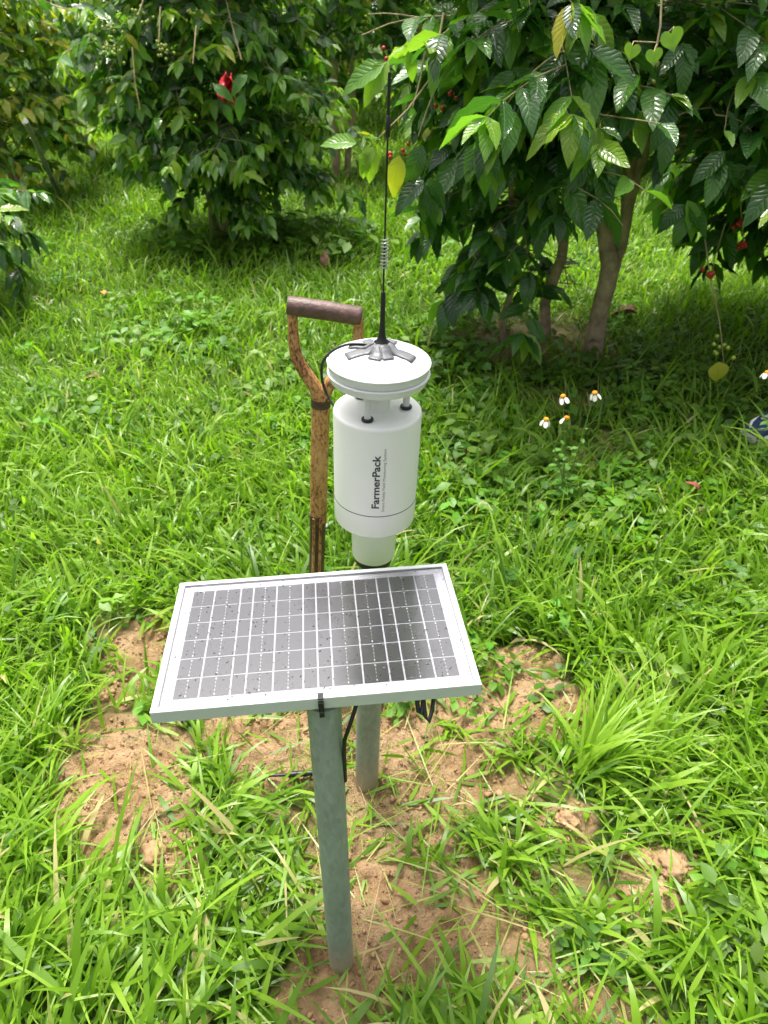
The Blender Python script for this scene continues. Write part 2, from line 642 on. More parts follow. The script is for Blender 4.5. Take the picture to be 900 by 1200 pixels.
def lump(r, seed, sq=.7):
    bm = bmesh.new()
    bmesh.ops.create_icosphere(bm, subdivisions=4, radius=1)
    rr = np.random.default_rng(seed)
    ph = rr.uniform(0, 9, 6)
    for v in bm.verts:
        p = v.co
        d = 1 + .16 * math.sin(3 * p.x + ph[0]) * math.sin(4 * p.y + ph[1]) + .12 * math.sin(7 * p.z + ph[2]) * math.sin(6 * p.x + ph[3]) + .06 * math.sin(14 * p.y + ph[4]) * math.sin(13 * p.z + ph[5]) + .09 * (float(vnoise(np.array([p.x * 4 + p.z * 3 + seed]), np.array([p.y * 4 - p.z * 2]), seed)[0]) - .5) * 4 + .22 * (float(vnoise(np.array([p.x * 9 + p.z * 7]), np.array([p.y * 9 + p.z * 4]), seed + 5)[0]) - .5) + rr.normal(0, .02)
        v.co = p * d * r
        v.co.z *= sq
    me = bpy.data.meshes.new('soil_clod')
    bm.to_mesh(me)
    bm.free()
    me.materials.append(M['clod'])
    me.shade_smooth()
    return me


for i, (px, py, r, lb) in enumerate([
        (819, 966, .020, 'small tan clod of soil alone in green grass at the right'),
        (663, 968, .024, 'round tan clod beside the tall arching grass tussock'),
        (783, 1022, .030, 'largest tan clod heaped on the bare patch at the lower right'),
        (752, 1012, .022, 'tan clod just left of the largest clod on the right bare patch'),
        (182, 1010, .030, 'pale smooth clod at the foot of the left soil mound'),
        (122, 818, .016, 'small pale clod lying in grass left of the solar panel')]):
    g = gpt(px, py)
    o = link('soil_clod', lump(r, 40 + i))
    o.location = (g[0], g[1], float(gheight(np.array([g[0]]), np.array([g[1]]))[0]) + r * .05)
    tag(o, lb, 'clod', 'clods of soil')

# ------------------------------------------------------------------ grass
PAL = np.array([(.056, .135, .011), (.115, .232, .014), (.178, .322, .020), (.258, .405, .040), (.40, .38, .14), (.52, .43, .24)])


def blade_arrays(P, az, L, wd, lean, bend, roll, col, seg=4, twist=None):
    n = len(P)
    s = seg
    sp = np.zeros((n, s + 1, 3))
    sp[:, 0] = P
    h = np.stack([np.cos(az), np.sin(az), 0 * az], -1)
    pr = np.stack([-np.sin(az), np.cos(az), 0 * az], -1)
    up = np.array([0, 0, 1.0])
    ang = lean.copy()
    wds = []
    for i in range(s):
        t = np.sin(ang)[:, None] * h + np.cos(ang)[:, None] * up
        sp[:, i + 1] = sp[:, i] + t * (L / s)[:, None]
        nn = np.cos(ang)[:, None] * h * -1 + np.sin(ang)[:, None] * up
        w = np.cos(roll)[:, None] * pr + np.sin(roll)[:, None] * nn
        wds.append(w)
        ang = ang + bend / s
    prof = np.array([.55, 1.0, .95, .62, .3, .2])[:s] if s >= 4 else np.array([.6, 1.0, .6])[:s]
    V = np.zeros((n, 2 * s + 1, 3))
    for i in range(s):
        V[:, 2 * i] = sp[:, i] - wds[i] * (wd * prof[i] * .5)[:, None]
        V[:, 2 * i + 1] = sp[:, i] + wds[i] * (wd * prof[i] * .5)[:, None]
    V[:, 2 * s] = sp[:, s]
    base = (np.arange(n) * (2 * s + 1))[:, None]
    q = np.concatenate([base + np.array([2 * i, 2 * i + 1, 2 * i + 3, 2 * i + 2]) for i in range(s - 1)], 1).reshape(-1, 4)
    t = (base + np.array([2 * s - 2, 2 * s - 1, 2 * s])).reshape(-1, 3)
    C = np.repeat(col[:, None], 2 * s + 1, 1)
    return V.reshape(-1, 3), q, t, C.reshape(-1, 3)


def scatter(y0, y1, dens):
    """points in the wedge of lawn seen from the lawn's near edge (with a margin at the sides)"""
    hw = .74 * y1 + .8
    n = int((y1 - y0) * 2 * hw * dens)
    x, y = rng.uniform(-hw, hw, n), rng.uniform(y0, y1, n)
    k = np.abs(x) < .74 * y + .8
    return x[k], y[k]


def grow(bands):
    parts = []
    for (y0, y1, dens, Lm, wm, seg) in bands:
        x, y = scatter(y0, y1, dens)
        m, h = soil_mask(x, y)
        cl = fbm(x * 4, y * 4, 31, 3)
        keep = rng.random(len(x)) > m * 1.5
        keep &= rng.random(len(x)) < .35 + 1.3 * cl
        shade = ((x - 1.0) / 1.1) ** 2 + ((y - 3.25) / .55) ** 2 < 1
        keep &= ~(shade & (rng.random(len(x)) < .55))
        keep &= ~((x - 1.62) ** 2 + (y - 2.62) ** 2 < .25 ** 2)
        keep &= ~((np.hypot(x + .075, (y - .60) * .8) < .10) & (rng.random(len(x)) < .85))
        keep &= ~((np.hypot(x - 1.50, y - 2.48) < .16) & (rng.random(len(x)) < .7))
        keep &= rng.random(len(x)) > .35 * np.exp(-((x / .7) ** 2 + ((y - .72) / .45) ** 2))
        x, y, m, cl = x[keep], y[keep], m[keep], cl[keep]
        z = gheight(x, y)
        n = len(x)
        # trampled and cut around the posts
        tr = np.exp(-(((x + .0) / .72) ** 2 + ((y - .80) / .50) ** 2))
        tr = np.maximum(tr, m)
        tall = fbm(x * 1.7, y * 1.7, 77, 2)
        L = Lm * rng.gamma(5, 1 / 5, n) * (.65 + .8 * tall) * (1 - .25 * tr)
        wd = wm * np.where(rng.random(n) < .3, rng.uniform(.9, 1.4, n), rng.uniform(.3, .85, n))
        az = rng.uniform(0, 2 * np.pi, n)
        # neighbours lean alike
        flow = fbm(x * 2.2, y * 2.2, 55, 2) * 4 * np.pi
        k = rng.random(n) < .45
        az[k] = flow[k] + rng.normal(0, .5, k.sum())
        lean = np.abs(rng.normal(.45, .3, n)) + tr * rng.uniform(.3, 1.25, n)
        lean = np.minimum(lean, 1.52)
        bend = rng.uniform(.3, 1.9, n) * np.where(lean > 1.0, .4, 1)
        roll = rng.normal(0, .45, n)
        lift = np.where(rng.random(n) < .5, rng.uniform(0, .05, n), 0) * np.minimum(1, Lm / .12)
        P = np.stack([x, y, z - .004 + lift], -1)
        tn = rng.normal(1.5, .75, n) + (fbm(x * 1.1, y * 1.1, 91, 2) - .5) * 1.6 + .25
        tn = np.clip(tn, 0, 3)
        tn = np.clip(tn - .45 * tr, 0, 3)
        st = rng.random(n) < .018 + .15 * tr
        tn = np.where(st, rng.uniform(3.2, 5, n), tn)
        i0 = np.floor(tn).astype(int).clip(0, 4)
        f = (tn - i0)[:, None]
        col = PAL[i0] * (1 - f) + PAL[i0 + 1] * f
        parts.append(blade_arrays(P, az, L, wd, lean, bend, roll, col, seg))
    return parts


def merge(parts):
    Vs, Qs, Ts, Cs, n = [], [], [], [], 0
    for V, q, t, C in parts:
        Vs.append(V); Qs.append(q + n); Ts.append(t + n); Cs.append(C)
        n += len(V)
    return np.concatenate(Vs), np.concatenate(Qs), np.concatenate(Ts), np.concatenate(Cs)


parts = grow([(.25, .9, 7600, .112, .0120, 4), (.9, 1.7, 7000, .105, .0112, 4), (1.7, 3.0, 5200, .095, .0108, 4),
              (3.0, 4.6, 2900, .090, .0110, 3), (4.6, 7.0, 1700, .10, .012, 3), (7.0, 12.0, 480, .12, .018, 3)])


def tussock(px, py, n, L, wd, spread, lean=.5, dirx=None, tmean=2.1, bend=1.2):
    g = gpt(px, py)
    x = g[0] + rng.normal(0, spread, n)
    y = g[1] + rng.normal(0, spread, n)
    z = gheight(x, y)
    az = rng.uniform(0, 2 * np.pi, n) if dirx is None else rng.normal(dirx, .8, n)
    Ls = L * rng.uniform(.55, 1.2, n)
    tn = np.clip(rng.normal(tmean, .5, n), 0, 3)
    i0 = np.floor(tn).astype(int)
    f = (tn - i0)[:, None]
    i1 = np.minimum(i0 + 1, 3)
    col = PAL[i0] * (1 - f) + PAL[i1] * f
    parts.append(blade_arrays(np.stack([x, y, z - .004], -1), az, Ls, wd * rng.uniform(.7, 1.3, n), np.abs(rng.normal(lean, .25, n)),
                              rng.uniform(.5, 1.5, n) * bend, rng.normal(0, .4, n), col, 5))


for a in [(690, 905, 80, .25, .011, .022, .4, .25, 2.6, 1.25), (755, 885, 70, .22, .010, .04, .4, .4, 2.5), (715, 862, 50, .21, .010, .03, .4, 0.2, 2.5),
          (590, 1010, 42, .15, .011, .018, .75, None, 1.7), (640, 1075, 36, .14, .010, .025, .9, None, 1.6),
          (690, 1090, 30, .15, .011, .02, .5), (850, 930, 50, .17, .009, .04, .4), (860, 800, 50, .17, .008, .05, .4),
          (250, 960, 60, .15, .010, .035, .9, None, 1.3), (300, 1010, 50, .14, .010, .035, 1.0, None, 1.4), (255, 1060, 55, .15, .010, .04, .8, None, 1.5),
          (60, 880, 60, .20, .009, .04, .4), (40, 1010, 50, .20, .010, .04, .4), (100, 780, 50, .17, .008, .05, .4), (60, 1120, 45, .17, .010, .04, .6),
          (240, 900, 30, .12, .010, .03, .9, None, 1.4), (390, 900, 14, .10, .008, .01, .5), (440, 915, 12, .09, .008, .012, .5), (500, 1010, 22, .12, .009, .03, 1.0, None, 1.5),
          (540, 860, 14, .12, .008, .02, .9), (620, 880, 20, .13, .008, .03, .8), (820, 1090, 50, .15, .010, .05, .7, None, 1.8), (880, 1030, 40, .18, .010, .04, .5),
          (560, 720, 40, .16, .008, .04, .5), (640, 720, 50, .18, .008, .05, .4), (700, 680, 40, .2, .007, .04, .3), (800, 640, 40, .2, .007, .06, .3),
          (240, 640, 40, .15, .007, .06, .5), (80, 640, 50, .18, .007, .07, .4), (330, 600, 40, .14, .007, .06, .5), (800, 420, 30, .22, .007, .06, .4, None, 1.2), (740, 400, 30, .22, .007, .06, .4, None, 1.2),
          (500, 1195, 14, .13, .010, .03, .8), (560, 1170, 20, .13, .010, .03, .7)]:
    tussock(*a)
V, q, t, C = merge(parts)
o = link('grass', np_mesh('grass', V, q, t, M['grass'], pcol=C))
tag(o, 'broad bladed bright green grass covering the clearing', None, None, 'stuff')

# cut stems and straw lying on the soil
n = 1000
x, y = rng.normal(0, .5, n), rng.normal(.95, .38, n)
k = y > .4
x, y = x[k], y[k]
n = len(x)
tn = np.where(rng.random(n) < .4, rng.uniform(2.6, 5, n), rng.uniform(.4, 2.8, n))
i0 = np.floor(tn).astype(int).clip(0, 4)
f = (tn - i0)[:, None]
P = np.stack([x, y, gheight(x, y) + rng.uniform(.004, .02, n)], -1)
pc = [blade_arrays(P, rng.uniform(0, 6.28, n), np.where(tn > 2.6, rng.uniform(.06, .24, n), rng.uniform(.04, .13, n)), np.where(tn > 2.6, rng.uniform(.0015, .0042, n), rng.uniform(.005, .011, n)), rng.uniform(1.36, 1.57, n), rng.uniform(-.1, .25, n),
                   rng.normal(0, .6, n), PAL[i0] * (1 - f) + PAL[i0 + 1] * f, 4)]
V, q, t, C = merge(pc)
o = link('grass_clippings', np_mesh('grass_clippings', V, q, t, M['grass'], pcol=C))
tag(o, 'pale cut grass stems lying over the bare soil', None, None, 'stuff')

# broad-leaved weeds creeping through the grass
OV = np.array([(0, 0, 0), (-.30, .35, .03), (0, .33, -.02), (.30, .35, .03), (-.24, .68, .0), (0, .66, -.04), (.24, .68, .0), (0, 1, -.12)], float)
OQ = np.array([(1, 2, 5, 4), (2, 3, 6, 5)])
OT = np.array([(0, 2, 1), (0, 3, 2), (4, 5, 7), (5, 6, 7)])


def place_leaves(P, A, Nn, L, tmpl, wk=1.0):
    """frame leaves: A tip direction, Nn rough normal -> transformed template verts (n,k,3)"""
    A = A / np.linalg.norm(A, axis=1, keepdims=True)
    X = np.cross(A, Nn)
    X /= np.maximum(np.linalg.norm(X, axis=1, keepdims=True), 1e-6)
    Z = np.cross(X, A)
    Tm = tmpl
    return P[:, None] + L[:, None, None] * (Tm[None, :, 0:1] * X[:, None] * wk + Tm[None, :, 1:2] * A[:, None] + Tm[None, :, 2:3] * Z[:, None])


wp = []
for (px, py, sx, sy, n, ls) in [(560, 430, 90, 40, 60, .045), (600, 560, 70, 60, 70, .05), (660, 610, 80, 40, 60, .05), (800, 470, 90, 40, 110, .04),
                                (330, 285, 70, 18, 45, .085), (390, 300, 60, 20, 30, .08), (200, 390, 80, 30, 60, .055), (240, 300, 60, 15, 26, .07), (520, 400, 40, 30, 40, .05),
                                (700, 440, 120, 25, 70, .04), (860, 560, 50, 50, 50, .04), (60, 500, 70, 30, 50, .045), (540, 520, 40, 40, 40, .05), (870, 1080, 40, 60, 20, .04),
                                (680, 1110, 30, 30, 10, .03), (340, 470, 60, 60, 40, .045), (760, 560, 60, 40, 50, .045)]:
    for i in range(n):
        u, v = rng.normal(px, sx * .6), rng.normal(py, sy * .6)
        g = gpt(u, max(v, 232))
        wp.append((g[0], g[1], ls))
for i in range(1500):
    y = rng.uniform(1.2, 7.5)
    wp.append((rng.uniform(-.62 * y - .3, .62 * y + .3), y, rng.uniform(.02, .045)))
Vs, Cs = [], []
for (x, y, ls) in wp:
    k = rng.integers(5, 11)
    hh = rng.uniform(.02, .13) * (ls / .045)
    fr = rng.random(k)
    az = rng.uniform(0, 6.28, k)
    P = np.stack([x + rng.normal(0, .025, k) * ls / .045, y + rng.normal(0, .025, k) * ls / .045, hh * (.4 + .6 * fr)], -1)
    A = np.stack([np.cos(az), np.sin(az), rng.uniform(-.5, .35, k)], -1)
    Nn = np.stack([rng.normal(0, .3, k), rng.normal(0, .3, k), np.ones(k)], -1)
    Vs.append(place_leaves(P, A, Nn, ls * rng.uniform(.7, 1.35, k), OV).reshape(-1, 3))
    c0 = np.array([.085, .195, .018]) * rng.uniform(.65, 1.5) * np.array([rng.uniform(.8, 1.35), 1, 1])
    Cs.append(np.repeat(c0[None] * rng.uniform(.8, 1.2, (k, 1)), 8, 0))
V = np.concatenate(Vs)
C = np.concatenate(Cs)
b8 = (np.arange(len(V) // 8) * 8)[:, None, None]
o = link('ground_weeds', np_mesh('ground_weeds', V, (OQ[None] + b8).reshape(-1, 4), (OT[None] + b8).reshape(-1, 3), M['weed'], pcol=C))
tag(o, 'low broad-leaved weeds creeping through the grass', None, None, 'stuff')


# ------------------------------------------------------------------ coffee trees
def leaf_template(rows, wav, droop, fold, wid=.21, seed=0):
    r = np.random.default_rng(seed)
    t = np.linspace(0, 1, rows)
    w = wid * np.sin(np.pi * t ** .85) ** .8 * (1 - .25 * t)
    w[0], w[-1] = .012, .004
    v, uv = [], []
    ph = r.uniform(0, 6)
    for i in range(rows):
        z = -droop * t[i] ** 2
        for s in (-1, 0, 1):
            wz = wav * math.sin(t[i] * 19 + ph + s) * abs(s) * math.sin(math.pi * t[i])
            v.append((s * w[i], t[i] - .06 * droop * t[i], z + abs(s) * (fold * w[i] + wz)))
            uv.append((s, t[i]))
    q = []
    for i in range(rows - 1):
        for j in range(2):
            a = 3 * i + j
            q.append((a, a + 1, a + 4, a + 3))
    return np.array(v), np.array(q), np.array(uv)


HI = [leaf_template(8, .030, .20, .35, .245, 1), leaf_template(8, .042, .42, .25, .260, 2), leaf_template(8, .036, .06, .5, .235, 3)]
LO = [leaf_template(4, 0, .20, .35, .25, 1), leaf_template(4, 0, .42, .25, .265, 2), leaf_template(4, 0, .06, .5, .24, 3)]
TL = [0.02, .16, .30, .44, .62, .76, .90]
LEAFMESH = {}


def leaf_mesh(sh, ti):
    if (sh, ti) not in LEAFMESH:
        v, q, uv = HI[sh]
        LEAFMESH[(sh, ti)] = np_mesh('leaf', v, q, None, M['leaf'], ptint=np.full(len(v), TL[ti]), uv=uv)
    return LEAFMESH[(sh, ti)]


TREES = []


def coffee_tree(name, label, x, y, stems, lat, leafL, seed, new=.10, yellow=.01, hires=True, cat='tree', group=None, dens=1.15, gap=None):
    """stems: list of [(x,y,z,r)...] local polylines; lat: list of dicts of laterals"""
    r = np.random.default_rng(seed)
    LP, LA, LN, LL, LT, LS = [], [], [], [], [], []
    br = MB()
    for d in lat:
        st = stems[d['stem']]
        zs = [p[2] for p in st]
        nl = int(d['n'] * dens)
        for i in range(nl):
            z = d['z0'] + (d['z1'] - d['z0']) * ((i + r.random()) / nl)
            zc = min(max(z, zs[0]), zs[-1])
            p = np.array([np.interp(zc, zs, [a[c] for a in st]) for c in range(3)])
            if 'az' in d: az = r.uniform(*d['az'])
            else: az = i * 2.39996 + r.normal(0, .3)
            az = R(az) if 'az' in d else az
            Lb = d['L'] * r.uniform(.7, 1.15)
            if 'taper' in d: Lb *= 1 - d['taper'] * (z - d['z0']) / (d['z1'] - d['z0'])
            el = R(r.normal(d.get('el', 22), 8))
            dr = R(r.normal(d.get('droop', 75) * .78, 20))
            todo = [(p.copy(), az, el, dr, Lb, 0)]
            while todo:
                p0, az, el, dr, Lb, lev = todo.pop()
                ns = max(3, int(Lb / (.40 * leafL)))
                pts = [p0]
                sgn = r.choice([-1, 1])
                for s in range(ns):
                    f = s / ns
                    e = el - dr * f ** 1.3
                    az += r.normal(0, .10) + .03 * sgn
                    dv = np.array([math.cos(az) * math.cos(e), math.sin(az) * math.cos(e), math.sin(e)])
                    pts.append(pts[-1] + dv * Lb / ns)
                    if pts[-1][2] < d.get('zmin', .12):
                        break
                    if lev == 0 and .18 < f < .85 and r.random() < .34:
                        todo.append((pts[-1], az + r.choice([-1, 1]) * r.uniform(.6, 1.2), e * .6 + R(r.normal(8, 15)), R(r.normal(45, 18)), Lb * r.uniform(.28, .5) * (1.1 - .5 * f), 1))
                    if f > (d.get('f0', .30) if lev == 0 else .1):
                        side = np.array([-math.sin(az), math.cos(az), 0])
                        up = np.array([0, 0, 1.])
                        for sg in (-1, 1):
                            if r.random() < .12: continue
                            a = side * sg * r.uniform(.5, 1.0) + dv * r.uniform(.2, .8) - up * r.uniform(-.2, .8)
                            nn = up * .8 + side * sg * r.normal(.25, .4) + dv * r.normal(.2, .45)
                            LP.append(pts[-1]); LA.append(a); LN.append(nn)
                            LL.append(leafL * r.uniform(.55, 1.2))
                            LT.append(0 if f < .8 else 1)
                for kx in range(r.integers(3, 6)):          # the shoot at the tip
                    a2 = r.uniform(0, 6.28)
                    a = np.array([math.cos(a2) * .8, math.sin(a2) * .8, 0]) + dv * .4 - np.array([0, 0, r.uniform(.1, .9)])
                    LP.append(pts[-1]); LA.append(a); LN.append(np.array([math.cos(a2) * .5, math.sin(a2) * .5, .8]))
                    LL.append(leafL * r.uniform(.45, 1.0)); LT.append(2)
                th = pts[::2] if len(pts) > 6 else pts
                if len(th) > 1:
                    br.tube(th, [(.0048, .003)[lev] * (1 - .7 * k / len(th)) for k in range(len(th))], 5, False)
    LP, LA, LN, LL, LT = map(np.array, (LP, LA, LN, LL, LT))
    if gap:
        wx, wy = LP[:, 0] + x, LP[:, 1] + y
        tz_ = LP[:, 2] + LA[:, 2] / np.linalg.norm(LA, axis=1) * LL
        k = ~((wx > gap[0]) & (wx < gap[1]) & (np.minimum(tz_, LP[:, 2]) < gap[2] + r.normal(0, .05, len(LP))) & (wy > 2.6))
        k &= ~((wx < .09 + .05 * r.normal(0, 1, len(LP))) & (r.random(len(LP)) < .93))
        k &= ~((wx > .72) & (wx < 1.24) & (wy < y + .02) & (LP[:, 2] < 1.22) & (r.random(len(LP)) < .8))
        LP, LA, LN, LL, LT = LP[k], LA[k], LN[k], LL[k], LT[k]
    n = len(LP)
    u = r.random(n)
    ti = r.integers(0, 4, n)
    ti = np.where((LT >= 1) & (u < new * 3), 5, ti)
    ti = np.where((LT == 0) & (u < new * .35), 4, ti)
    ti = np.where(r.random(n) < yellow, 6, ti)
    TREES.append(dict(name=name, label=label, cat=cat, group=group, base=np.array([x, y, 0.]), stems=stems, br=br, P=LP, A=LA, N=LN, L=LL, T=ti,
                      S=r.integers(0, 3, n), hires=hires, r=r))


def stem(x0, y0, lean, h, r0, r1, seed, z0=0.0, n=9, wob=.02):
    rr = np.random.default_rng(seed)
    out = []
    for i in range(n):
        f = i / (n - 1)
        out.append((x0 + lean[0] * f + rr.normal(0, wob) * (i > 0), y0 + lean[1] * f + rr.normal(0, wob) * (i > 0), z0 + (h - z0) * f, r0 + (r1 - r0) * f))
    return out


# right tree with its forked trunk
B_main = [(0.0, 0.0, -.05, .054), (.0, 0, .08, .046), (.0, 0, .22, .043), (.012, .0, .36, .043), (.015, 0, .45, .047), (-.03, .0, .56, .035), (-.09, 0, .75, .032), (-.14, .01, 1.0, .030), (-.205, .02, 1.35, .027), (-.25, .02, 1.8, .024), (-.28, .03, 2.05, .016), (-.28, .03, 2.2, .008)]
B_two = [(.015, 0.0, .43, .036), (.05, .02, .52, .030), (.055, .03, .66, .028), (.03, .04, .85, .026), (-.03, .05, 1.1, .024), (-.13, .05, 1.4, .023), (-.20, .05, 1.9, .02), (-.22, .06, 2.1, .01)]
B_three = [(.05, .03, .62, .024), (.065, .05, .78, .028), (.09, .07, .92, .026), (.13, .09, 1.08, .025), (.20, .10, 1.35, .022), (.34, .12, 1.7, .018), (.45, .14, 2.05, .01)]
coffee_tree('coffee_tree', 'large glossy coffee tree at the right with a forked brown trunk', 1.035, 3.46, [B_main, B_two, B_three], [
    dict(stem=0, n=28, z0=.95, z1=2.05, L=1.05, taper=.45, el=28, droop=85, zmin=.62),
    dict(stem=1, n=20, z0=1.0, z1=2.0, L=.9, taper=.4, el=20, droop=80, zmin=.65),
    dict(stem=2, n=26, z0=.85, z1=1.95, L=.95, taper=.4, el=25, droop=85, zmin=.5),
    dict(stem=0, n=10, z0=.95, z1=1.5, L=.95, az=(190, 265), el=22, droop=70, zmin=.62),
    dict(stem=2, n=20, z0=.85, z1=1.5, L=.95, az=(-75, 20), el=15, droop=95, zmin=.40)],
    .158, 5, new=.16, yellow=.008, dens=1.3, gap=(.80, 1.50, .83))
# the bush left of it, leafy to the ground
C_main = stem(0, 0, (.05, .0), 1.9, .030, .012, 21, -.05)
C_side = stem(-.22, -.08, (-.1, 0), 1.6, .018, .008, 22, -.05)
coffee_tree('coffee_bush', 'dark coffee bush with leaves hanging to the ground behind the weather station', .84, 3.62, [C_main, C_side], [
    dict(stem=0, n=26, z0=.55, z1=1.85, L=.72, taper=.2, el=20, droop=105, zmin=.3, az=(120, 280)),
    dict(stem=0, n=10, z0=1.0, z1=1.85, L=.6, taper=.2, el=30, droop=80, zmin=.7),
    dict(stem=1, n=24, z0=.25, z1=1.55, L=.52, el=15, droop=105, zmin=.08)], .165, 6, new=.07, yellow=.01, cat='bush', dens=1.25, gap=(.86, 1.8, .86))
# left tree
A_main = stem(0, 0, (.32, 0), 2.6, .045, .012, 31, -.05)
A_side = stem(-.07, .05, (-.02, .1), 2.4, .034, .01, 32, -.05)
A_third = stem(.0, .05, (.22, .1), 2.5, .030, .01, 33, -.05)
coffee_tree('coffee_tree', 'rounded coffee tree at the left with pale stems and leaves near the lawn', -1.12, 5.35, [A_main, A_side, A_third], [
    dict(stem=0, n=40, z0=.5, z1=2.4, L=.85, taper=.4, el=20, droop=85, zmin=.10),
    dict(stem=1, n=32, z0=.6, z1=2.2, L=.80, taper=.4, el=22, droop=85, zmin=.12),
    dict(stem=2, n=24, z0=.5, z1=2.3, L=.62, taper=.4, el=25, droop=85, zmin=.15),
    dict(stem=0, n=12, z0=.4, z1=.9, L=.62, az=(180, 360), el=12, droop=70, zmin=.10),
    dict(stem=0, n=9, z0=.38, z1=.62, L=.45, az=(190, 350), el=0, droop=65, zmin=.08),
    dict(stem=1, n=9, z0=.5, z1=1.6, L=.75, az=(150, 230), el=20, droop=75, zmin=.2)], .118, 7, new=.34, yellow=.008, dens=1.75)
# tree just outside the left edge: its low branch reaches in
D_main = stem(0, 0, (0, 0), 2.2, .04, .012, 41, -.05)
coffee_tree('coffee_tree', 'dark coffee branch reaching in low over the lawn at the left edge', -2.72, 4.2, [D_main], [
    dict(stem=0, n=30, z0=.9, z1=2.1, L=.55, taper=.4, el=20, droop=80, zmin=.1),
    dict(stem=0, n=7, z0=.35, z1=.62, L=.82, az=(-30, 25), el=12, droop=60, zmin=.1)], .135, 8, new=.05)
# yellowing shrub
E_main = stem(0, 0, (.1, 0), 1.8, .03, .01, 51, -.05)
E_side = stem(.12, 0, (-.35, 0), 1.6, .028, .01, 52, -.05)
coffee_tree('yellowing_bush', 'coffee bush with yellowing leaves at the far left', -3.05, 6.5, [E_main, E_side], [
    dict(stem=0, n=30, z0=.4, z1=1.8, L=.85, taper=.25, el=28, droop=95, zmin=.15, f0=.15),
    dict(stem=0, n=16, z0=.3, z1=.7, L=.6, el=15, droop=80, zmin=.06),
    dict(stem=1, n=20, z0=.4, z1=1.5, L=.7, el=28, droop=95, zmin=.15)], .12, 9, new=.55, yellow=.36, cat='bush', dens=1.15)
# trees behind
for i, (x, y, h, L, lb) in enumerate([
        (-.45, 7.4, 2.5, .9, 'coffee tree with a thin bare lower trunk in the middle background'),
        (-2.35, 7.9, 2.6, 1.0, 'dark coffee tree behind the gap at the upper left'),
        (-4.4, 8.2, 2.6, 1.0, 'dark background coffee tree behind the yellowing bush'),
        (.75, 7.9, 2.6, 1.0, 'background coffee tree behind the antenna and the dark bush'),
        (2.05, 7.6, 2.6, 1.0, 'background coffee tree seen past the forked trunk'),
        (3.45, 7.0, 2.6, 1.1, 'background coffee tree at the far right edge'),
        (-1.3, 9.6, 2.6, 1.1, 'far coffee tree behind the rounded left tree'),
        (.15, 10.2, 2.7, 1.1, 'farthest coffee tree in the strip of lawn between the rows')]):
    st = [stem(0, 0, (.05, 0), h, .04, .012, 100 + i, -.05), stem(.1, .05, (.2, .1), h - .2, .03, .012, 120 + i, -.05)]
    z0 = .9 if i in (0, 7) else .5
    zm = .65 if i in (0, 7) else .3
    coffee_tree('coffee_tree', lb, x, y, st, [
        dict(stem=0, n=36, z0=z0, z1=h - .1, L=L, taper=.4, el=22, droop=85, zmin=zm),
        dict(stem=1, n=28, z0=z0, z1=h - .3, L=L * .9, taper=.4, el=22, droop=85, zmin=zm)], .138, 60 + i, new=.26, yellow=.02, dens=1.3, hires=False, group='background coffee trees')
coffee_tree('coffee_tree', 'glossy coffee tree at the right edge beside the forked one', 2.3, 3.7, [stem(0, 0, (.05, 0), 2.4, .04, .012, 90, -.05)], [
    dict(stem=0, n=44, z0=.7, z1=2.3, L=1.0, taper=.4, el=22, droop=90, zmin=.45),
    dict(stem=0, n=24, z0=.65, z1=1.5, L=.98, az=(150, 250), el=15, droop=85, zmin=.38)], .165, 71, new=.07, dens=1.3, gap=(.80, 1.45, .83))

# which leaves show: paint them far to near into a small id picture
allP = np.concatenate([t['P'] + t['base'] for t in TREES])
allA = np.concatenate([t['A'] for t in TREES])
allL = np.concatenate([t['L'] for t in TREES])
allA = allA / np.linalg.norm(allA, axis=1, keepdims=True)
own = np.concatenate([np.full(len(t['P']), i) for i, t in enumerate(TREES)])
cu, cv, cz = proj(allP + allA * allL[:, None] * .5)
tu, tv, tz = proj(allP + allA * allL[:, None] * .95)
idb = np.full((300, 225), -1, np.int64)
for i in np.argsort(-cz):
    if cz[i] < .3 or not (-40 < cu[i] < 940 and -40 < cv[i] < 700): continue
    dx, dy = (tu[i] - cu[i]) / 4, (tv[i] - cv[i]) / 4
    hw = max(.5, allL[i] * .16 * FPX / cz[i] / 4)
    x0, x1 = int(max(0, cu[i] / 4 - max(abs(dx) * .8, hw))), int(min(225, cu[i] / 4 + max(abs(dx) * .8, hw) + 1))
    y0, y1 = int(max(0, cv[i] / 4 - max(abs(dy) * .8, hw))), int(min(300, cv[i] / 4 + max(abs(dy) * .8, hw) + 1))
    if x1 > x0 and y1 > y0: idb[y0:y1, x0:x1] = i
area = np.bincount(idb[idb >= 0], minlength=len(allP))

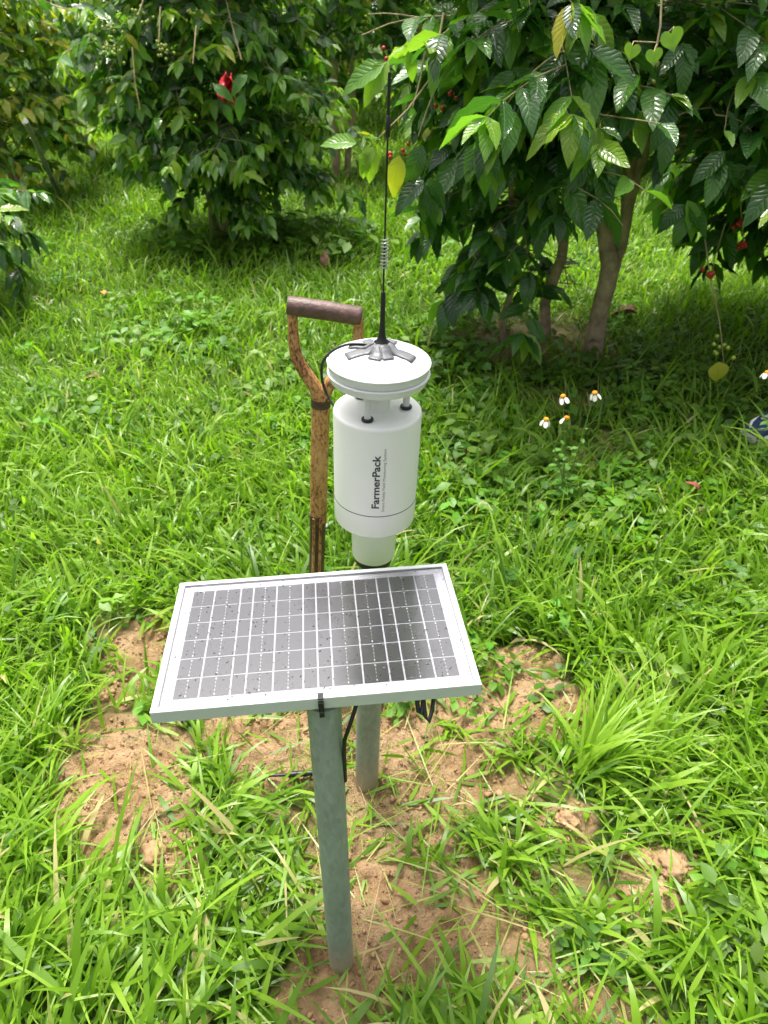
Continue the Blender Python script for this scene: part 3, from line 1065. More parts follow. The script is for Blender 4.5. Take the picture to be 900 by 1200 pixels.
off = 0
TREE_OBJ = []
for tno, tr in enumerate(TREES):
    n = len(tr['P'])
    ar = area[off:off + n]
    off += n
    root = empty(tr['name'], tuple(tr['base']), tr['label'], tr['cat'], tr['group'])
    TREE_OBJ.append(root)
    mb = MB()
    for s in tr['stems']:
        pts = [Vector(p[:3]) for p in s]
        mb.tube(pts, [p[3] for p in s], 12)
    mb.build('trunk', M['bark'], root, 60)
    tr['br'].build('branches', M['twig'], root, 80)['kind'] = 'stuff'
    pick = np.argsort(-ar)[:300]
    pick = pick[ar[pick] >= (1 if tno < 5 else 2)]
    A = tr['A'] / np.linalg.norm(tr['A'], axis=1, keepdims=True)
    X = np.cross(A, tr['N'])
    X /= np.linalg.norm(X, axis=1, keepdims=True)
    Z = np.cross(X, A)
    for i in pick:
        l = float(tr['L'][i])
        o = bpy.data.objects.new('leaf', leaf_mesh(int(tr['S'][i]), int(tr['T'][i])))
        o.parent = root
        o.matrix_local = Matrix(((X[i][0] * l, A[i][0] * l, Z[i][0] * l, tr['P'][i][0]), (X[i][1] * l, A[i][1] * l, Z[i][1] * l, tr['P'][i][1]),
                                 (X[i][2] * l, A[i][2] * l, Z[i][2] * l, tr['P'][i][2]), (0, 0, 0, 1)))
        COL.objects.link(o)
    rest = np.ones(n, bool)
    rest[pick] = False
    Vs, Qs, Us, Ts, nn = [], [], [], [], 0
    for s in range(3):
        k = np.flatnonzero(rest & (tr['S'] == s))
        v, q, uv = (HI if tr['hires'] else LO)[s]
        pv = place_leaves(tr['P'][k], A[k], tr['N'][k], tr['L'][k], v)
        Vs.append(pv.reshape(-1, 3))
        Qs.append((q[None] + (np.arange(len(k)) * len(v))[:, None, None]).reshape(-1, 4) + nn)
        Us.append(np.tile(uv, (len(k), 1)))
        Ts.append(np.repeat(np.array(TL)[tr['T'][k]] + tr['r'].uniform(0, .1, len(k)), len(v)))
        nn += len(k) * len(v)
    o = link('foliage', np_mesh('foliage', np.concatenate(Vs), np.concatenate(Qs), None, M['leaf'], ptint=np.concatenate(Ts), uv=np.concatenate(Us)), root)
    o['kind'] = 'stuff'

# the dense wood behind everything
n = 20000
x = rng.uniform(-13, 13, n)
y = 11.2 + rng.gamma(2, .7, n) + np.abs(x) * -.05
z = rng.uniform(0, 3.4, n) * (.75 + .4 * fbm(x * .8, x * 0, 3, 2))
az = rng.uniform(0, 6.28, n)
A = np.stack([np.cos(az) * .7, np.sin(az) * .7, rng.uniform(-1.1, .1, n)], -1)
Nn = np.stack([rng.normal(0, .4, n), rng.normal(-.3, .4, n), np.ones(n)], -1)
v, q, uv = LO[0]
pv = place_leaves(np.stack([x, y, z], -1), A, Nn, rng.uniform(.16, .34, n), v)
o = link('dense_wood', np_mesh('dense_wood', pv.reshape(-1, 3), (q[None] + (np.arange(n) * len(v))[:, None, None]).reshape(-1, 4), None, M['leaf'],
                               ptint=np.repeat(rng.choice([.05, .2, .35, .5, .7], n), len(v)), uv=np.tile(uv, (n, 1))))
tag(o, 'dense dark coffee wood closing the clearing behind', None, None, 'stuff')


# cherries, bare twigs and the like on the trees
def local(tree, p):
    return tuple(np.array(p) - TREES[tree]['base'])


def at(px, py, y):
    """point on the photo's sight line at distance y in front of the camera foot"""
    r, u = (px - 450) / FPX, -(py - 600) / FPX
    d = np.array([r, CP + u * SP, -SP + u * CP])
    t = y / d[1]
    return np.array([d[0] * t, y, CAM_H + d[2] * t])


def cluster(tree, p, n, mat, r=.006, sp=.016, seed=0, name='cherry_cluster'):
    rr = np.random.default_rng(seed)
    mb = MB()
    ic = [(math.cos(a) * c, math.sin(a) * c, s) for s, c in ((-.6, .8), (.25, .97), (.85, .5)) for a in np.linspace(0, 2 * math.pi, 7)[:-1]]
    for i in range(n):
        c = np.array(local(tree, p)) + rr.normal(0, sp, 3)
        v = [(c[0] + a * r, c[1] + b * r, c[2] + d * r) for a, b, d in ic] + [(c[0], c[1], c[2] - r), (c[0], c[1], c[2] + r)]
        f = []
        for k in range(2):
            for j in range(6):
                f.append((6 * k + j, 6 * k + (j + 1) % 6, 6 * k + 6 + (j + 1) % 6, 6 * k + 6 + j))
        for j in range(6):
            f.append((18, (j + 1) % 6, j))
            f.append((19, 12 + j, 12 + (j + 1) % 6))
        mb.add(v, f)
    o = mb.build(name, mat, TREE_OBJ[tree], 60)
    o['kind'] = 'stuff'
    return o


for k, (px, py, y, n) in enumerate([(868, 262, 3.0, 14), (872, 288, 3.0, 10), (833, 322, 2.79, 8), (625, 52, 3.0, 6), (585, 115, 2.9, 5), (618, 18, 3, 4)]):
    cluster(0, at(px, py, y), n, M['cherry'], .009, .011, k)
for k, (px, py, y, n) in enumerate([(843, 405, 2.72, 9), (850, 130, 3.0, 6), (775, 85, 2.9, 4)]):
    cluster(0, at(px, py, y), n, M['cherry_green'], .009, .02, 20 + k, 'green_cherry_cluster')
for k, (px, py, y, n) in enumerate([(130, 55, 4.6, 16), (128, 32, 4.6, 10), (190, 58, 4.6, 14), (170, 20, 4.7, 10), (228, 18, 4.8, 10), (365, 140, 5.0, 12), (270, 112, 4.6, 6)]):
    cluster(2, at(px, py, y), n, M['cherry_green'], .009, .03, 40 + k, 'green_cherry_cluster')
for k, (px, py, y, n) in enumerate([(515, 128, 3.05, 4), (531, 112, 3.05, 3), (458, 178, 3.05, 4), (450, 62, 3.05, 2), (476, 175, 3.05, 3)]):
    cluster(1, at(px, py, y), n, M['cherry'], .008, .012, 60 + k)


def twig(tree, pts, r, mat, name='bare_twig'):
    mb = MB()
    P = [local(tree, at(*p)) for p in pts]
    mb.tube(P, [r * (1 - .5 * i / (len(P) - 1)) for i in range(len(P))], 6)
    return mb.build(name, mat, TREE_OBJ[tree], 80)


M['pale_twig'] = plain('pale_bare_twig', (.42, .33, .19), .8, var=.25, scale=20)
for pts in [[(520, 15, 3.1), (512, 60, 3.05), (502, 95, 3.0), (478, 128, 2.95), (440, 165, 2.95)], [(498, 60, 3.05), (492, 95, 3.0), (484, 125, 2.98)],
            [(525, 45, 3.1), (516, 90, 3.05), (500, 130, 3.0), (490, 160, 3.0)]]:
    twig(1, pts, .004, M['pale_twig'])
for pts in [[(630, 10, 3.0), (618, 40, 2.95), (602, 70, 2.9)], [(588, 10, 3), (580, 60, 2.95)]]:
    twig(0, pts, .004, M['pale_twig'])
twig(0, [(872, 200, 3.0), (868, 245, 3.0), (872, 290, 3.0)], .003, M['twig'], 'hanging_twig')
twig(0, [(850, 262, 3.0), (838, 300, 3.03), (833, 330, 3.05)], .003, M['twig'], 'hanging_twig')
twig(0, [(826, 280, 2.85), (833, 330, 2.78), (842, 370, 2.74), (846, 400, 2.72), (848, 425, 2.72)], .003, M['twig'], 'hanging_twig')
for pts in [[(155, 55, 4.6), (158, 95, 4.55), (164, 128, 4.5)], [(168, 0, 4.7), (160, 22, 4.65)], [(188, 8, 4.7), (186, 50, 4.6)], [(283, 70, 4.7), (272, 30, 4.8), (265, 0, 4.9)],
            [(60, 5, 5.2), (90, 15, 5.0)], [(230, 30, 4.6), (226, 75, 4.5)]]:
    twig(2, pts, .0042, M['pale_twig'])


# extra leaves placed one by one: bright sprays and the yellow ones
def one_leaf(tree, px, py, y, L, tip, ti, sh=1, nrm=(0, -.4, 1)):
    P = np.array(local(tree, at(px, py, y)))
    A = np.array(tip, float)
    A /= np.linalg.norm(A)
    X = np.cross(A, np.array(nrm, float)); X /= np.linalg.norm(X)
    Z = np.cross(X, A)
    o = bpy.data.objects.new('leaf', leaf_mesh(sh, ti))
    o.parent = TREE_OBJ[tree]
    o.matrix_local = Matrix(((X[0] * L, A[0] * L, Z[0] * L, P[0]), (X[1] * L, A[1] * L, Z[1] * L, P[1]), (X[2] * L, A[2] * L, Z[2] * L, P[2]), (0, 0, 0, 1)))
    COL.objects.link(o)
    return o


def spray(tree, px, py, y, L, tis, seed):
    rr = np.random.default_rng(seed)
    k = len(tis)
    for i, ti in enumerate(tis):
        a = math.pi * (1.0 + (i + .5) / k) + rr.normal(0, .15)
        one_leaf(tree, px + rr.normal(0, 3), py + rr.normal(0, 3), y + rr.normal(0, .01), L * rr.uniform(.8, 1.1), (math.cos(a) * .75, -.35 + rr.normal(0, .15), -.45 - .5 * abs(math.sin(a))), ti, int(rr.integers(0, 3)), (math.cos(a) * .3, -.8, .75))


spray(0, 690, 55, 2.75, .20, [2, 1, 4, 4, 2, 1], 1)
spray(0, 606, 85, 2.80, .15, [3, 5, 5, 3, 2], 2)
spray(0, 700, 185, 2.80, .17, [2, 2, 4, 3, 2, 1], 3)
spray(0, 565, 165, 2.85, .15, [1, 4, 4, 2], 4)
spray(0, 805, 240, 2.80, .15, [1, 3, 4, 2], 5)
spray(0, 845, 185, 2.80, .15, [2, 3, 3, 1, 2], 6)
spray(0, 800, 55, 2.9, .14, [1, 2, 3, 2], 7)
spray(1, 500, 215, 3.0, .15, [0, 0, 1, 1], 8)
spray(1, 560, 340, 3.25, .15, [0, 1, 3, 1], 9)
for a in [(418, 167, 2.95, .13, (-1, -.1, .15), 5), (438, 172, 2.95, .11, (-.6, -.2, -.8), 5), (440, 175, 2.95, .12, (-.3, -.2, -1), 5), (468, 182, 2.95, .15, (-.2, -.2, -1), 6),
          (432, 178, 2.95, .10, (-.35, -.1, -1), 5), (450, 75, 3.0, .17, (-1, -.2, -.35), 4), (455, 72, 3.0, .16, (-.7, -.3, -.8), 5), (478, 60, 3.05, .10, (.3, -.1, -1), 5), (495, 170, 3.0, .16, (-.4, -.3, -.9), 1)]:
    one_leaf(1, *a, nrm=(0, -.8, .7))
for a in [(250, 100, 4.40, .12, (.9, -.2, -.45), 3), (286, 110, 4.40, .14, (-.5, -.2, -1), 2), (262, 122, 4.40, .10, (.5, -.2, -1), 1), (290, 88, 4.42, .14, (-.9, -.2, -.6), 2)]:
    one_leaf(2, *a, nrm=(0, -.8, .7))
o = one_leaf(0, 842, 424, 2.72, .085, (.15, -.2, -1), 6, 0, (0, -1, .3))
o.scale = (o.scale[0] * 2.2, o.scale[1], o.scale[2])
o['label'] = 'yellow leaf hanging at the end of a twig'

# pole leaning by the yellow bush
a, b = at(30, 142, 5.55), np.array([*gpt(72, 232), 0])
o = MB().tube([a, (a + b) / 2, b - np.array([0, 0, .05])], [.018, .019, .02], 8).build('leaning_pole', M['grey_pole'], None, 60)
tag(o, 'thin grey pole leaning out of the yellowing bush onto the lawn', 'pole')

# red plastic scrap in the left tree
bm = bmesh.new()
bmesh.ops.create_grid(bm, x_segments=10, y_segments=12, size=1)
rr = np.random.default_rng(4)
for v in bm.verts:
    x, y = v.co.x, v.co.y
    w = .042 * (1 - .45 * y * y) * (1 + .25 * math.sin(5 * y)) * (1 - .25 * y)
    v.co = Vector((x * w + .02 * y, .035 * math.sin(4 * x + 2 * y) + .02 * math.cos(7 * y - 3 * x), y * .060 - .025 * x + .02 * math.sin(3 * x) + rr.normal(0, .003)))
me = bpy.data.meshes.new('red_plastic_scrap')
bm.to_mesh(me)
bm.free()
me.shade_smooth()
me.materials.append(M['red_cloth'])
o = link('red_plastic_scrap', me, None, tuple(at(267, 104, 4.50)))
md = o.modifiers.new('thick', 'SOLIDIFY')
md.thickness = .003
tag(o, 'crumpled bright red plastic scrap caught in the leaves of the left tree', 'plastic scrap')

# heart-leaved vine
vr = empty('climbing_vine', tuple(at(765, 70, 2.45)), 'light green climbing vine with three heart-shaped leaves over the right tree', 'vine')
vb = at(765, 70, 2.45)
hm = MB()
hp = []
for i in range(15):
    t = i / 14 * math.pi
    hp.append((.5 * math.sin(t) ** 3, (13 * math.cos(t) - 5 * math.cos(2 * t) - 2 * math.cos(3 * t) - math.cos(4 * t)) / 32))
V = [(0, .16, 0)]
row = [(x, y, .10 * x + .02 * math.sin(9 * y)) for x, y in hp]
V += [(0, .156 - .687 * i / 14, -.02) for i in range(15)]
V += row
V += [(-x, y, z) for x, y, z in row]
F = []
for i in range(14):
    F.append((1 + i, 2 + i, 17 + i, 16 + i))
    F.append((2 + i, 1 + i, 31 + i, 32 + i))
heart = bpy.data.meshes.new('heart_leaf')
heart.from_pydata(V, [], F)
heart.shade_smooth()
at_ = heart.attributes.new('tint', 'FLOAT', 'POINT')
for d_ in at_.data: d_.value = .78
heart.materials.append(M['leaf'])
mb = MB()
mb.tube([Vector(at(*p) - vb) for p in [(775, 0, 2.52), (774, 30, 2.49), (768, 62, 2.46), (770, 78, 2.46)]], .003, 6)
for px, py, s, rz in [(740, 60, .052, .2), (766, 66, .052, -.15), (787, 46, .068, -.35)]:
    p = at(px, py, 2.42) - vb
    o = link('heart_leaf', heart, vr)
    o.location = Vector(p)
    o.scale = (s, s, s)
    o.rotation_euler = (R(82), rz, R(12))
    mb.tube([Vector(p) + Vector((0, .005, s * .2)), Vector(p) + Vector((.01, .03, s * .4)), Vector(at(771, 50, 2.48) - vb)], .0018, 5)
mb.build('stem', M['twig'], vr, 80)

# ------------------------------------------------------------------ solar panel on its post
PQ = (-.0993, .7834, .7695)
PR = Matrix.Rotation(.0962, 4, 'Z') @ Matrix.Rotation(-.0905, 4, 'X') @ Matrix.Rotation(-.0145, 4, 'Y')
PW, PL, PT = .433, .2826, .020
post_b = Vector((-.0815, .648, 0))
st = empty('solar_panel', post_b, 'small framed solar panel lying nearly flat on a galvanised post', 'solar panel')
LM = Matrix.Translation(Vector(PQ) - post_b) @ PR


def pbuild(mb, name, mat, smooth=None):
    o = mb.build(name, mat, st, smooth)
    o.matrix_local = LM
    return o


RW = .0085
for c, s in (((0, -PL / 2 + RW / 2, -PT / 2), (PW, RW, PT)), ((0, PL / 2 - RW / 2, -PT / 2), (PW, RW, PT)),
             ((-PW / 2 + RW / 2, 0, -PT / 2 - .0002), (RW, PL - 2 * RW - .0004, PT - .0004)), ((PW / 2 - RW / 2, 0, -PT / 2 - .0002), (RW, PL - 2 * RW - .0004, PT - .0004))):
    pbuild(MB().box(c, s, None, .0008), 'frame_rail', M['alu'])
pbuild(MB().box((0, 0, -.006), (PW - 2 * RW - .0006, PL - 2 * RW - .0006, .004)), 'backing_sheet', M['sheet'])
M['gap_shade'] = plain('grey_gap_shade', (.22, .22, .24), .6, var=.05)  # grey strips stand in for the shade in the gap between rails and sheet
mb = MB()
gx_, gy_ = PW / 2 - RW - .0006, PL / 2 - RW - .0006
for s_ in (-1, 1):
    mb.box((0, s_ * gy_, -.0008), (2 * gx_ - .0014, .0012, .0012))
    mb.box((s_ * gx_, 0, -.0008), (.0012, 2 * gy_ + .0012, .0012))
pbuild(mb, 'gap_shade', M['gap_shade'])
XB = [-.1925, -.158, -.117, -.097, -.0605, -.0195, .0005, .0205, .0615, .0975, .1175, .159, .1925]
cache = {}
for r in range(6):
    y0 = -.1187 + r * .03957
    for c in range(12):
        w = XB[c + 1] - XB[c] - .0022
        key = round(w, 4)
        if key not in cache:
            o = MB().box((0, 0, 0), (w, .0376, .0006)).build('cell', M['cell'], st)
            cache[key] = o.data
        else:
            o = link('cell', cache[key], st)
        o.matrix_local = LM @ Matrix.Translation(((XB[c] + XB[c + 1]) / 2, y0 + .0198, -.0037))
for c in (0, 1, 3, 4, 7, 8, 10, 11):
    mb = MB()
    xc = (XB[c] + XB[c + 1]) / 2
    for r in range(6):
        y0 = -.1187 + r * .03957
        for k in range(5):
            mb.box((xc, y0 + .0198 + (k - 2) * .0072, -.0033), (.0007, .0036, .0005))
            if k in (0, 4): mb.box((xc, y0 + .0198 + (k - 2) * .0072, -.0032), (.0019, .0022, .0005))
    pbuild(mb, 'busbar', M['busbar'])
M['faint'] = plain('ribbon_on_sheet', (.62, .62, .66), .4, var=.02)
mb = MB()
for x0, x1, s in [(-.158, -.117, -1), (-.097, -.0605, -1), (-.0195, .0205, -1), (.0615, .0975, -1), (.1175, .159, -1), (-.1925, -.158, 1), (-.117, -.097, 1), (-.0605, -.0195, 1), (.0205, .0615, 1), (.0975, .1175, 1), (.159, .1925, 1)]:
    mb.box(((x0 + x1) / 2, s * .1255, -.0038), (abs(x1 - x0) + .016, .0022, .0003))
    for xx in (x0, x1): mb.box((xx, s * .1222, -.0037), (.0018, .0045, .0003))
pbuild(mb, 'ribbon', M['faint'])
gw, gl_ = PW / 2 - RW - .0002, PL / 2 - RW - .0002
pbuild(MB().add([(-gw, -gl_, -.0019), (gw, -gl_, -.0019), (gw, gl_, -.0019), (-gw, gl_, -.0019)], [(0, 1, 2, 3)]), 'glass', M['glass'])
# dried rain spots and dirt
n = 1000
x, y = rng.uniform(-.205, .205, n), rng.uniform(-.132, .132, n)
rad = rng.gamma(2, .00024, n).clip(.0002, .0012)
an = rng.uniform(0, 6.28, n)
el = rng.uniform(1, 2.4, n)
hexv = np.stack([np.cos(np.arange(6) * np.pi / 3), np.sin(np.arange(6) * np.pi / 3)], -1)
V = np.zeros((n, 6, 3))
lx, ly = hexv[None, :, 0] * (rad * el)[:, None], hexv[None, :, 1] * rad[:, None]
V[..., 0] = x[:, None] + lx * np.cos(an)[:, None] - ly * np.sin(an)[:, None]
V[..., 1] = y[:, None] + lx * np.sin(an)[:, None] + ly * np.cos(an)[:, None]
V[..., 2] = -.00145
b6 = (np.arange(n) * 6)[:, None]
q = np.concatenate([b6 + np.array([0, 1, 2, 3]), b6 + np.array([0, 3, 4, 5])], 0)
o = link('dirt_specks', np_mesh('dirt_specks', V.reshape(-1, 3), q, None, M['dirt'], smooth=False), st)
o.matrix_local = LM
o['kind'] = 'stuff'

prof = [(.0001, -.12), (.0235, -.12), (.0235, .752), (.0225, .755), (.0001, .755)]
po = MB().lathe(prof, 36).build('post', M['galv'], st, 40)
po.rotation_euler = (-math.atan(.016 / .75), 0, 0)
mb = MB().box((.0, .085, .7445), (.044, .09, .005), PR.to_3x3())
mb.box((0, .04, .742), (.05, .03, .02), PR.to_3x3())
mb.build('bracket', M['galv2'], st)
mb = MB().box((.003, -.1435, -.013), (.0075, .005, .017), None, .001)
mb.box((.003, -.139, .0006), (.0075, .011, .0018))
mb.box((.003, -.1452, -.0255), (.0065, .004, .010), None, .001)
pbuild(mb, 'cable_clip', M['black'])
mb = MB()
mb.tube([(.045, .03, .735), (.036, .01, .715), (.027, .0, .69), (.025, .006, .65), (.024, .01, .58)], .003, 8)
mb.tube([(.135, .02, .75), (.137, .004, .736), (.142, -.002, .731), (.147, .012, .739), (.15, .03, .752)], .003, 8)
mb.tube([(.126, .02, .75), (.128, .008, .740), (.132, .004, .738), (.135, .02, .75)], .003, 8)
mb.build('cable', M['black'], st, 60)

# loose cable on the soil
g0, g1, g2 = gpt(298, 919), gpt(335, 915), gpt(372, 912)


def gz1(g): return float(gheight(np.array([g[0]]), np.array([g[1]]))[0])


cz0 = max(gz1(g0), gz1(g1), gz1(g2))
cr = empty('power_cable', (g0[0], g0[1], cz0), 'thin black cable with a plug lying on soil behind the front post', 'cable')
rel = lambda g, dz: (g[0] - g0[0], g[1] - g0[1], dz)
MB().tube([rel(g0 + np.array([-.02, -.05]), -.01), rel(g0, .012), rel(g0 * .5 + g1 * .5, .022), rel(g1, .018)], .0035, 8).build('cable', M['black'], cr, 60)
MB().tube([rel(g1, .018), rel(g1 * .9 + g2 * .1, .018), rel(g1 * .9 + g2 * .1, .018), rel(g1 * .35 + g2 * .65, .018), rel(g2, .018), rel(g2 + np.array([.07, .0]), .014)],
          [.0035, .0055, .0075, .0072, .0055, .0035], 10).build('plug', M['black'], cr, 40)

# ------------------------------------------------------------------ weather station
SX, SY = -.041, 1.04
lean = .033
ws = empty('weather_station', (SX, SY, 0), 'white cylindrical weather station with a round cap on a steel post', 'weather station')
ws.rotation_euler = (0, math.atan(lean / 1.06), 0)
MB().lathe([(.0001, -.15), (.0265, -.15), (.0265, .70), (.0001, .70)], 36).build('post', M['galv2'], ws, 40)
MB().lathe([(.027, .688), (.0335, .690), (.0335, .7045), (.027, .7045)], 40).build('clamp_ring', M['black'], ws, 40)
MB().lathe([(.030, .704), (.0372, .704), (.0382, .707), (.0392, .772), (.0400, .778), (.0400, .790), (.0001, .790)], 48).build('neck', M['white'], ws, 40)
MB().lathe([(.030, .7903), (.0655, .7903), (.0680, .7915), (.0690, .7945), (.0692, .8345), (.0001, .8345)], 72).build('base_ring', M['white'], ws, 40)
MB().lathe([(.0688, .8346), (.0695, .8347), (.0695, .8359), (.0688, .8360)], 72).build('seam', M['black'], ws, 40)
body = MB().lathe([(.0001, .8359), (.0692, .8359), (.0700, .990), (.0694, .9935), (.0680, .9955), (.0655, .9962), (.0001, .9962)], 72).build('body', M['white'], ws, 40)
MB().lathe([(.0195, .9963), (.0195, 1.048)], 40).build('inner_column', M['white'], ws, 60)
for a in (-110, 3, 128):
    x, y = .0445 * math.cos(R(a)), .0445 * math.sin(R(a))
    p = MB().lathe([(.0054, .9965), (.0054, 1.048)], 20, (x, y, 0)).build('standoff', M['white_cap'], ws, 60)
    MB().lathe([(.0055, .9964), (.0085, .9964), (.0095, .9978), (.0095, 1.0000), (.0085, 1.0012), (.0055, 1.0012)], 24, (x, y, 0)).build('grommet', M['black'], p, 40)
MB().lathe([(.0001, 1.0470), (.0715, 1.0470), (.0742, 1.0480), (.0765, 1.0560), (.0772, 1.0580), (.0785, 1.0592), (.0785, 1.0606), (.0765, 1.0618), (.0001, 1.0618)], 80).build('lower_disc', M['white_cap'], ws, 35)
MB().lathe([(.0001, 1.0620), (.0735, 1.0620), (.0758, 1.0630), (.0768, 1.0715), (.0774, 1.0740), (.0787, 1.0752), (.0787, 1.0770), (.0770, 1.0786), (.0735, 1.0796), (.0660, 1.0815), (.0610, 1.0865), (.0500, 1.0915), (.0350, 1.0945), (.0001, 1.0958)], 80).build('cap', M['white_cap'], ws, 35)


def wrap_text(txt, size, z0, phi0, name, mat, squeeze=1.0, bold=0.0, length=None):
    cu = bpy.data.curves.new(name, 'FONT')
    cu.body = txt
    cu.size = size
    cu.offset = bold
    cu.resolution_u = 4
    to = bpy.data.objects.new(name, cu)
    COL.objects.link(to)
    dg = bpy.context.evaluated_depsgraph_get()
    me = bpy.data.meshes.new_from_object(to.evaluated_get(dg))
    bpy.data.objects.remove(to)
    n = len(me.vertices)
    v = np.zeros(n * 3, np.float32)
    me.vertices.foreach_get('co', v)
    v = v.reshape(-1, 3)
    k = length / (v[:, 0].max() - v[:, 0].min())
    tx = (v[:, 0] - v[:, 0].min()) * k
    zz = z0 + tx
    rad = .0692 + (zz - .8359) / (.990 - .8359) * .0008 + .0003
    ph = phi0 - v[:, 1] * squeeze / .0695
    out = np.stack([rad * np.sin(ph), -rad * np.cos(ph), zz], -1)
    me.vertices.foreach_set('co', out.astype(np.float32).ravel())
    me.materials.clear()
    me.materials.append(mat)
    o = bpy.data.objects.new(name, me)
    COL.objects.link(o)
    o.parent = body
    return o


wrap_text('FarmerPack', .0165, .8520, .085, 'lettering', M['ink'], 1.0, .00042, .100)
wrap_text('Smart Paddy Field Monitoring System', .0062, .8450, .215, 'small_lettering', M['grey_ink'], 1.0, 0.0, .118)

# antenna taped to the cap
ax, ay, az_ = SX + .0335 + .004, SY - .004, 1.0955
an = empty('antenna', (ax, ay, az_), 'black whip antenna with a spring coil taped upright onto the white cap', 'antenna')
an.rotation_euler = (0, math.atan(.010 / .35), 0)
MB().lathe([(.0225, -.004), (.0215, .001), (.0150, .006), (.0090, .012), (.0058, .020), (.0044, .030), (.0036, .045), (.0034, .085), (.0026, .087), (.0001, .0875)], 28).build('base', M['black'], an, 50)
MB().tube([(0, 0, .086), (0, 0, .355)], .00125, 8).build('rod', M['black'], an, 60)
MB().tube([(0, 0, .284), (0, 0, .286), (0, 0, .308), (0, 0, .310)], [.0014, .0030, .0030, .0014], 10).build('sleeve', M['black'], an, 50)
MB().tube([(0, 0, .310), (0, 0, .356)], .0020, 8).build('tip', M['black'], an, 60)
cp = []
for i in range(9 * 14 + 1):
    a = 2 * math.pi * i / 14
    cp.append((.0050 * math.cos(a), .0050 * math.sin(a), .119 + .042 * i / (9 * 14)))
MB().tube(cp, .00085, 6).build('coil', M['steel'], an, 60)


def dome_z(r): return float(np.interp(r, [0, .035, .05, .061, .066, .0735, .077], [1.0958, 1.0945, 1.0915, 1.0865, 1.0815, 1.0790, 1.0765])) - az_


def tape(a0, r0, r1, w, lift=.0):
    """a strip running outwards over the dome at angle a0, climbing the antenna base"""
    mb = MB()
    v, f = [], []
    d = np.array([math.cos(a0), math.sin(a0)])
    p = np.array([-d[1], d[0]])
    m = 8
    for i in range(m):
        rr_ = r0 + (r1 - r0) * i / (m - 1)
        for j in range(4):
            q = d * rr_ + p * (w * (j / 3 - .5)) + np.array([-.004, .004]) * 0
            rc = math.hypot(q[0] + .004, q[1] - .004)
            bz = float(np.interp(math.hypot(*q), [0, .006, .010, .016, .023, .03], [.012, .0125, .0112, .0064, .0022, -9]))
            z = max(dome_z(rc) + .0008 + lift, bz + .0009 + lift)
            v.append((q[0], q[1], z))
    for i in range(m - 1):
        for j in range(3):
            f.append((4 * i + j, 4 * i + j + 1, 4 * i + 5 + j, 4 * i + 4 + j))
    mb.add(v, f)
    o = mb.build('tape_strip', M['tape'], an, 60)
    md = o.modifiers.new('thick', 'SOLIDIFY')
    md.thickness = .0004
    md.offset = -1
    return o


tape(R(200), .0105, .055, .021, .0000)
tape(R(-22), .0105, .052, .021, .0002)
tape(R(-108), .0105, .036, .020, .0004)
tape(R(-72), .0105, .034, .018, .0006)
tape(R(65), .0105, .040, .019, .0008)
tape(R(128), .0105, .040, .017, .0010)
tape(R(165), .0105, .050, .015, .0012)
pts = [(-.012, .006, .004), (-.035, .010, .0035), (-.055, .012, .000), (-.075, .010, -.010), (-.088, .006, -.026), (-.090, .004, -.05), (-.084, .008, -.078), (-.074, .02, -.105), (-.066, .04, -.135), (-.05, .06, -.2), (-.03, .065, -.30), (-.015, .06, -.37)]
P2 = curve(pts)
MB().tube(P2, .0021, 8).build('cable', M['black'], an, 80)

# ------------------------------------------------------------------ spade behind the station
sp = empty('spade', (-.186, 1.30, 0), 'old garden spade with a worn D-shaped handle stuck upright in the grass', 'spade')
k = -.186


def sx(z): return .065 * z / .90     # the shaft leans to the right


MB().tube([(sx(.60), 0, .585), (sx(.70), 0, .70), (sx(.80), 0, .80), (sx(.872), 0, .872)], [.0180, .0182, .0182, .0178], 20).build('shaft', M['rust'], sp, 50)
MB().tube([(sx(.862), 0, .862), (sx(.878), 0, .878)], [.0192, .0192], 22).build('collar', M['dark_iron'], sp, 40)
ARM_R = [.0130, .0130, .0125, .0115, .0108, .0100, .0095, .0095]
for arm in ([(sx(.86) - .003, 0, .86), (sx(.90) - .010, 0, .898), (.038, 0, .930), (.024, .001, .958), (.0195, .002, .985), (.0190, .002, 1.005), (.0195, .002, 1.03), (.0200, .002, 1.055)],
            [(sx(.86) + .003, 0, .86), (sx(.90) + .010, 0, .898), (.098, -.002, .930), (.121, -.004, .958), (.1350, -.005, .985), (.1390, -.006, 1.005), (.1395, -.006, 1.03), (.1395, -.006, 1.043)]):
    MB().tube([a[:3] for a in curve([a + (r_,) for a, r_ in zip(arm, ARM_R)], 4)],
              [a[3] for a in curve([a + (r_,) for a, r_ in zip(arm, ARM_R)], 4)], 14, True, 1.2).build('yoke_arm', M['rust'], sp, 60)
MB().tube([(.0115, .003, 1.0630), (.0125, .003, 1.0628), (.0160, .003, 1.0625), (.08, 0, 1.0545), (.1415, -.006, 1.0465), (.1450, -.006, 1.0460), (.1460, -.006, 1.0458)], [.0135, .0160, .0172, .0172, .0172, .0160, .0135], 22).build('grip', M['grip'], sp, 50)
MB().tube([(sx(.20), 0, .20), (sx(.35), 0, .35), (sx(.55), 0, .55), (sx(.602), 0, .602)], [.019, .0172, .0172, .0186], 18).build('socket', M['dark_iron'], sp, 50)
mb = MB()
for s in (-1, 1):
    mb.tube([(sx(.35) + s * .007, -.0155, .35), (sx(.6) + s * .007, -.0165, .60)], [.0035, .0035], 8)
mb.build('seam', M['rust'], sp, 60)
bm_v, bm_f = [], []
for i, z in enumerate(np.linspace(-.12, .24, 8)):
    w = .075 * (1 if i > 2 else (.55, .8, .95)[i]) * (1 if i < 7 else .9)
    for j in range(7):
        u = j / 6 * 2 - 1
        bm_v.append((u * w + sx(z), .012 * u * u - .008, z))
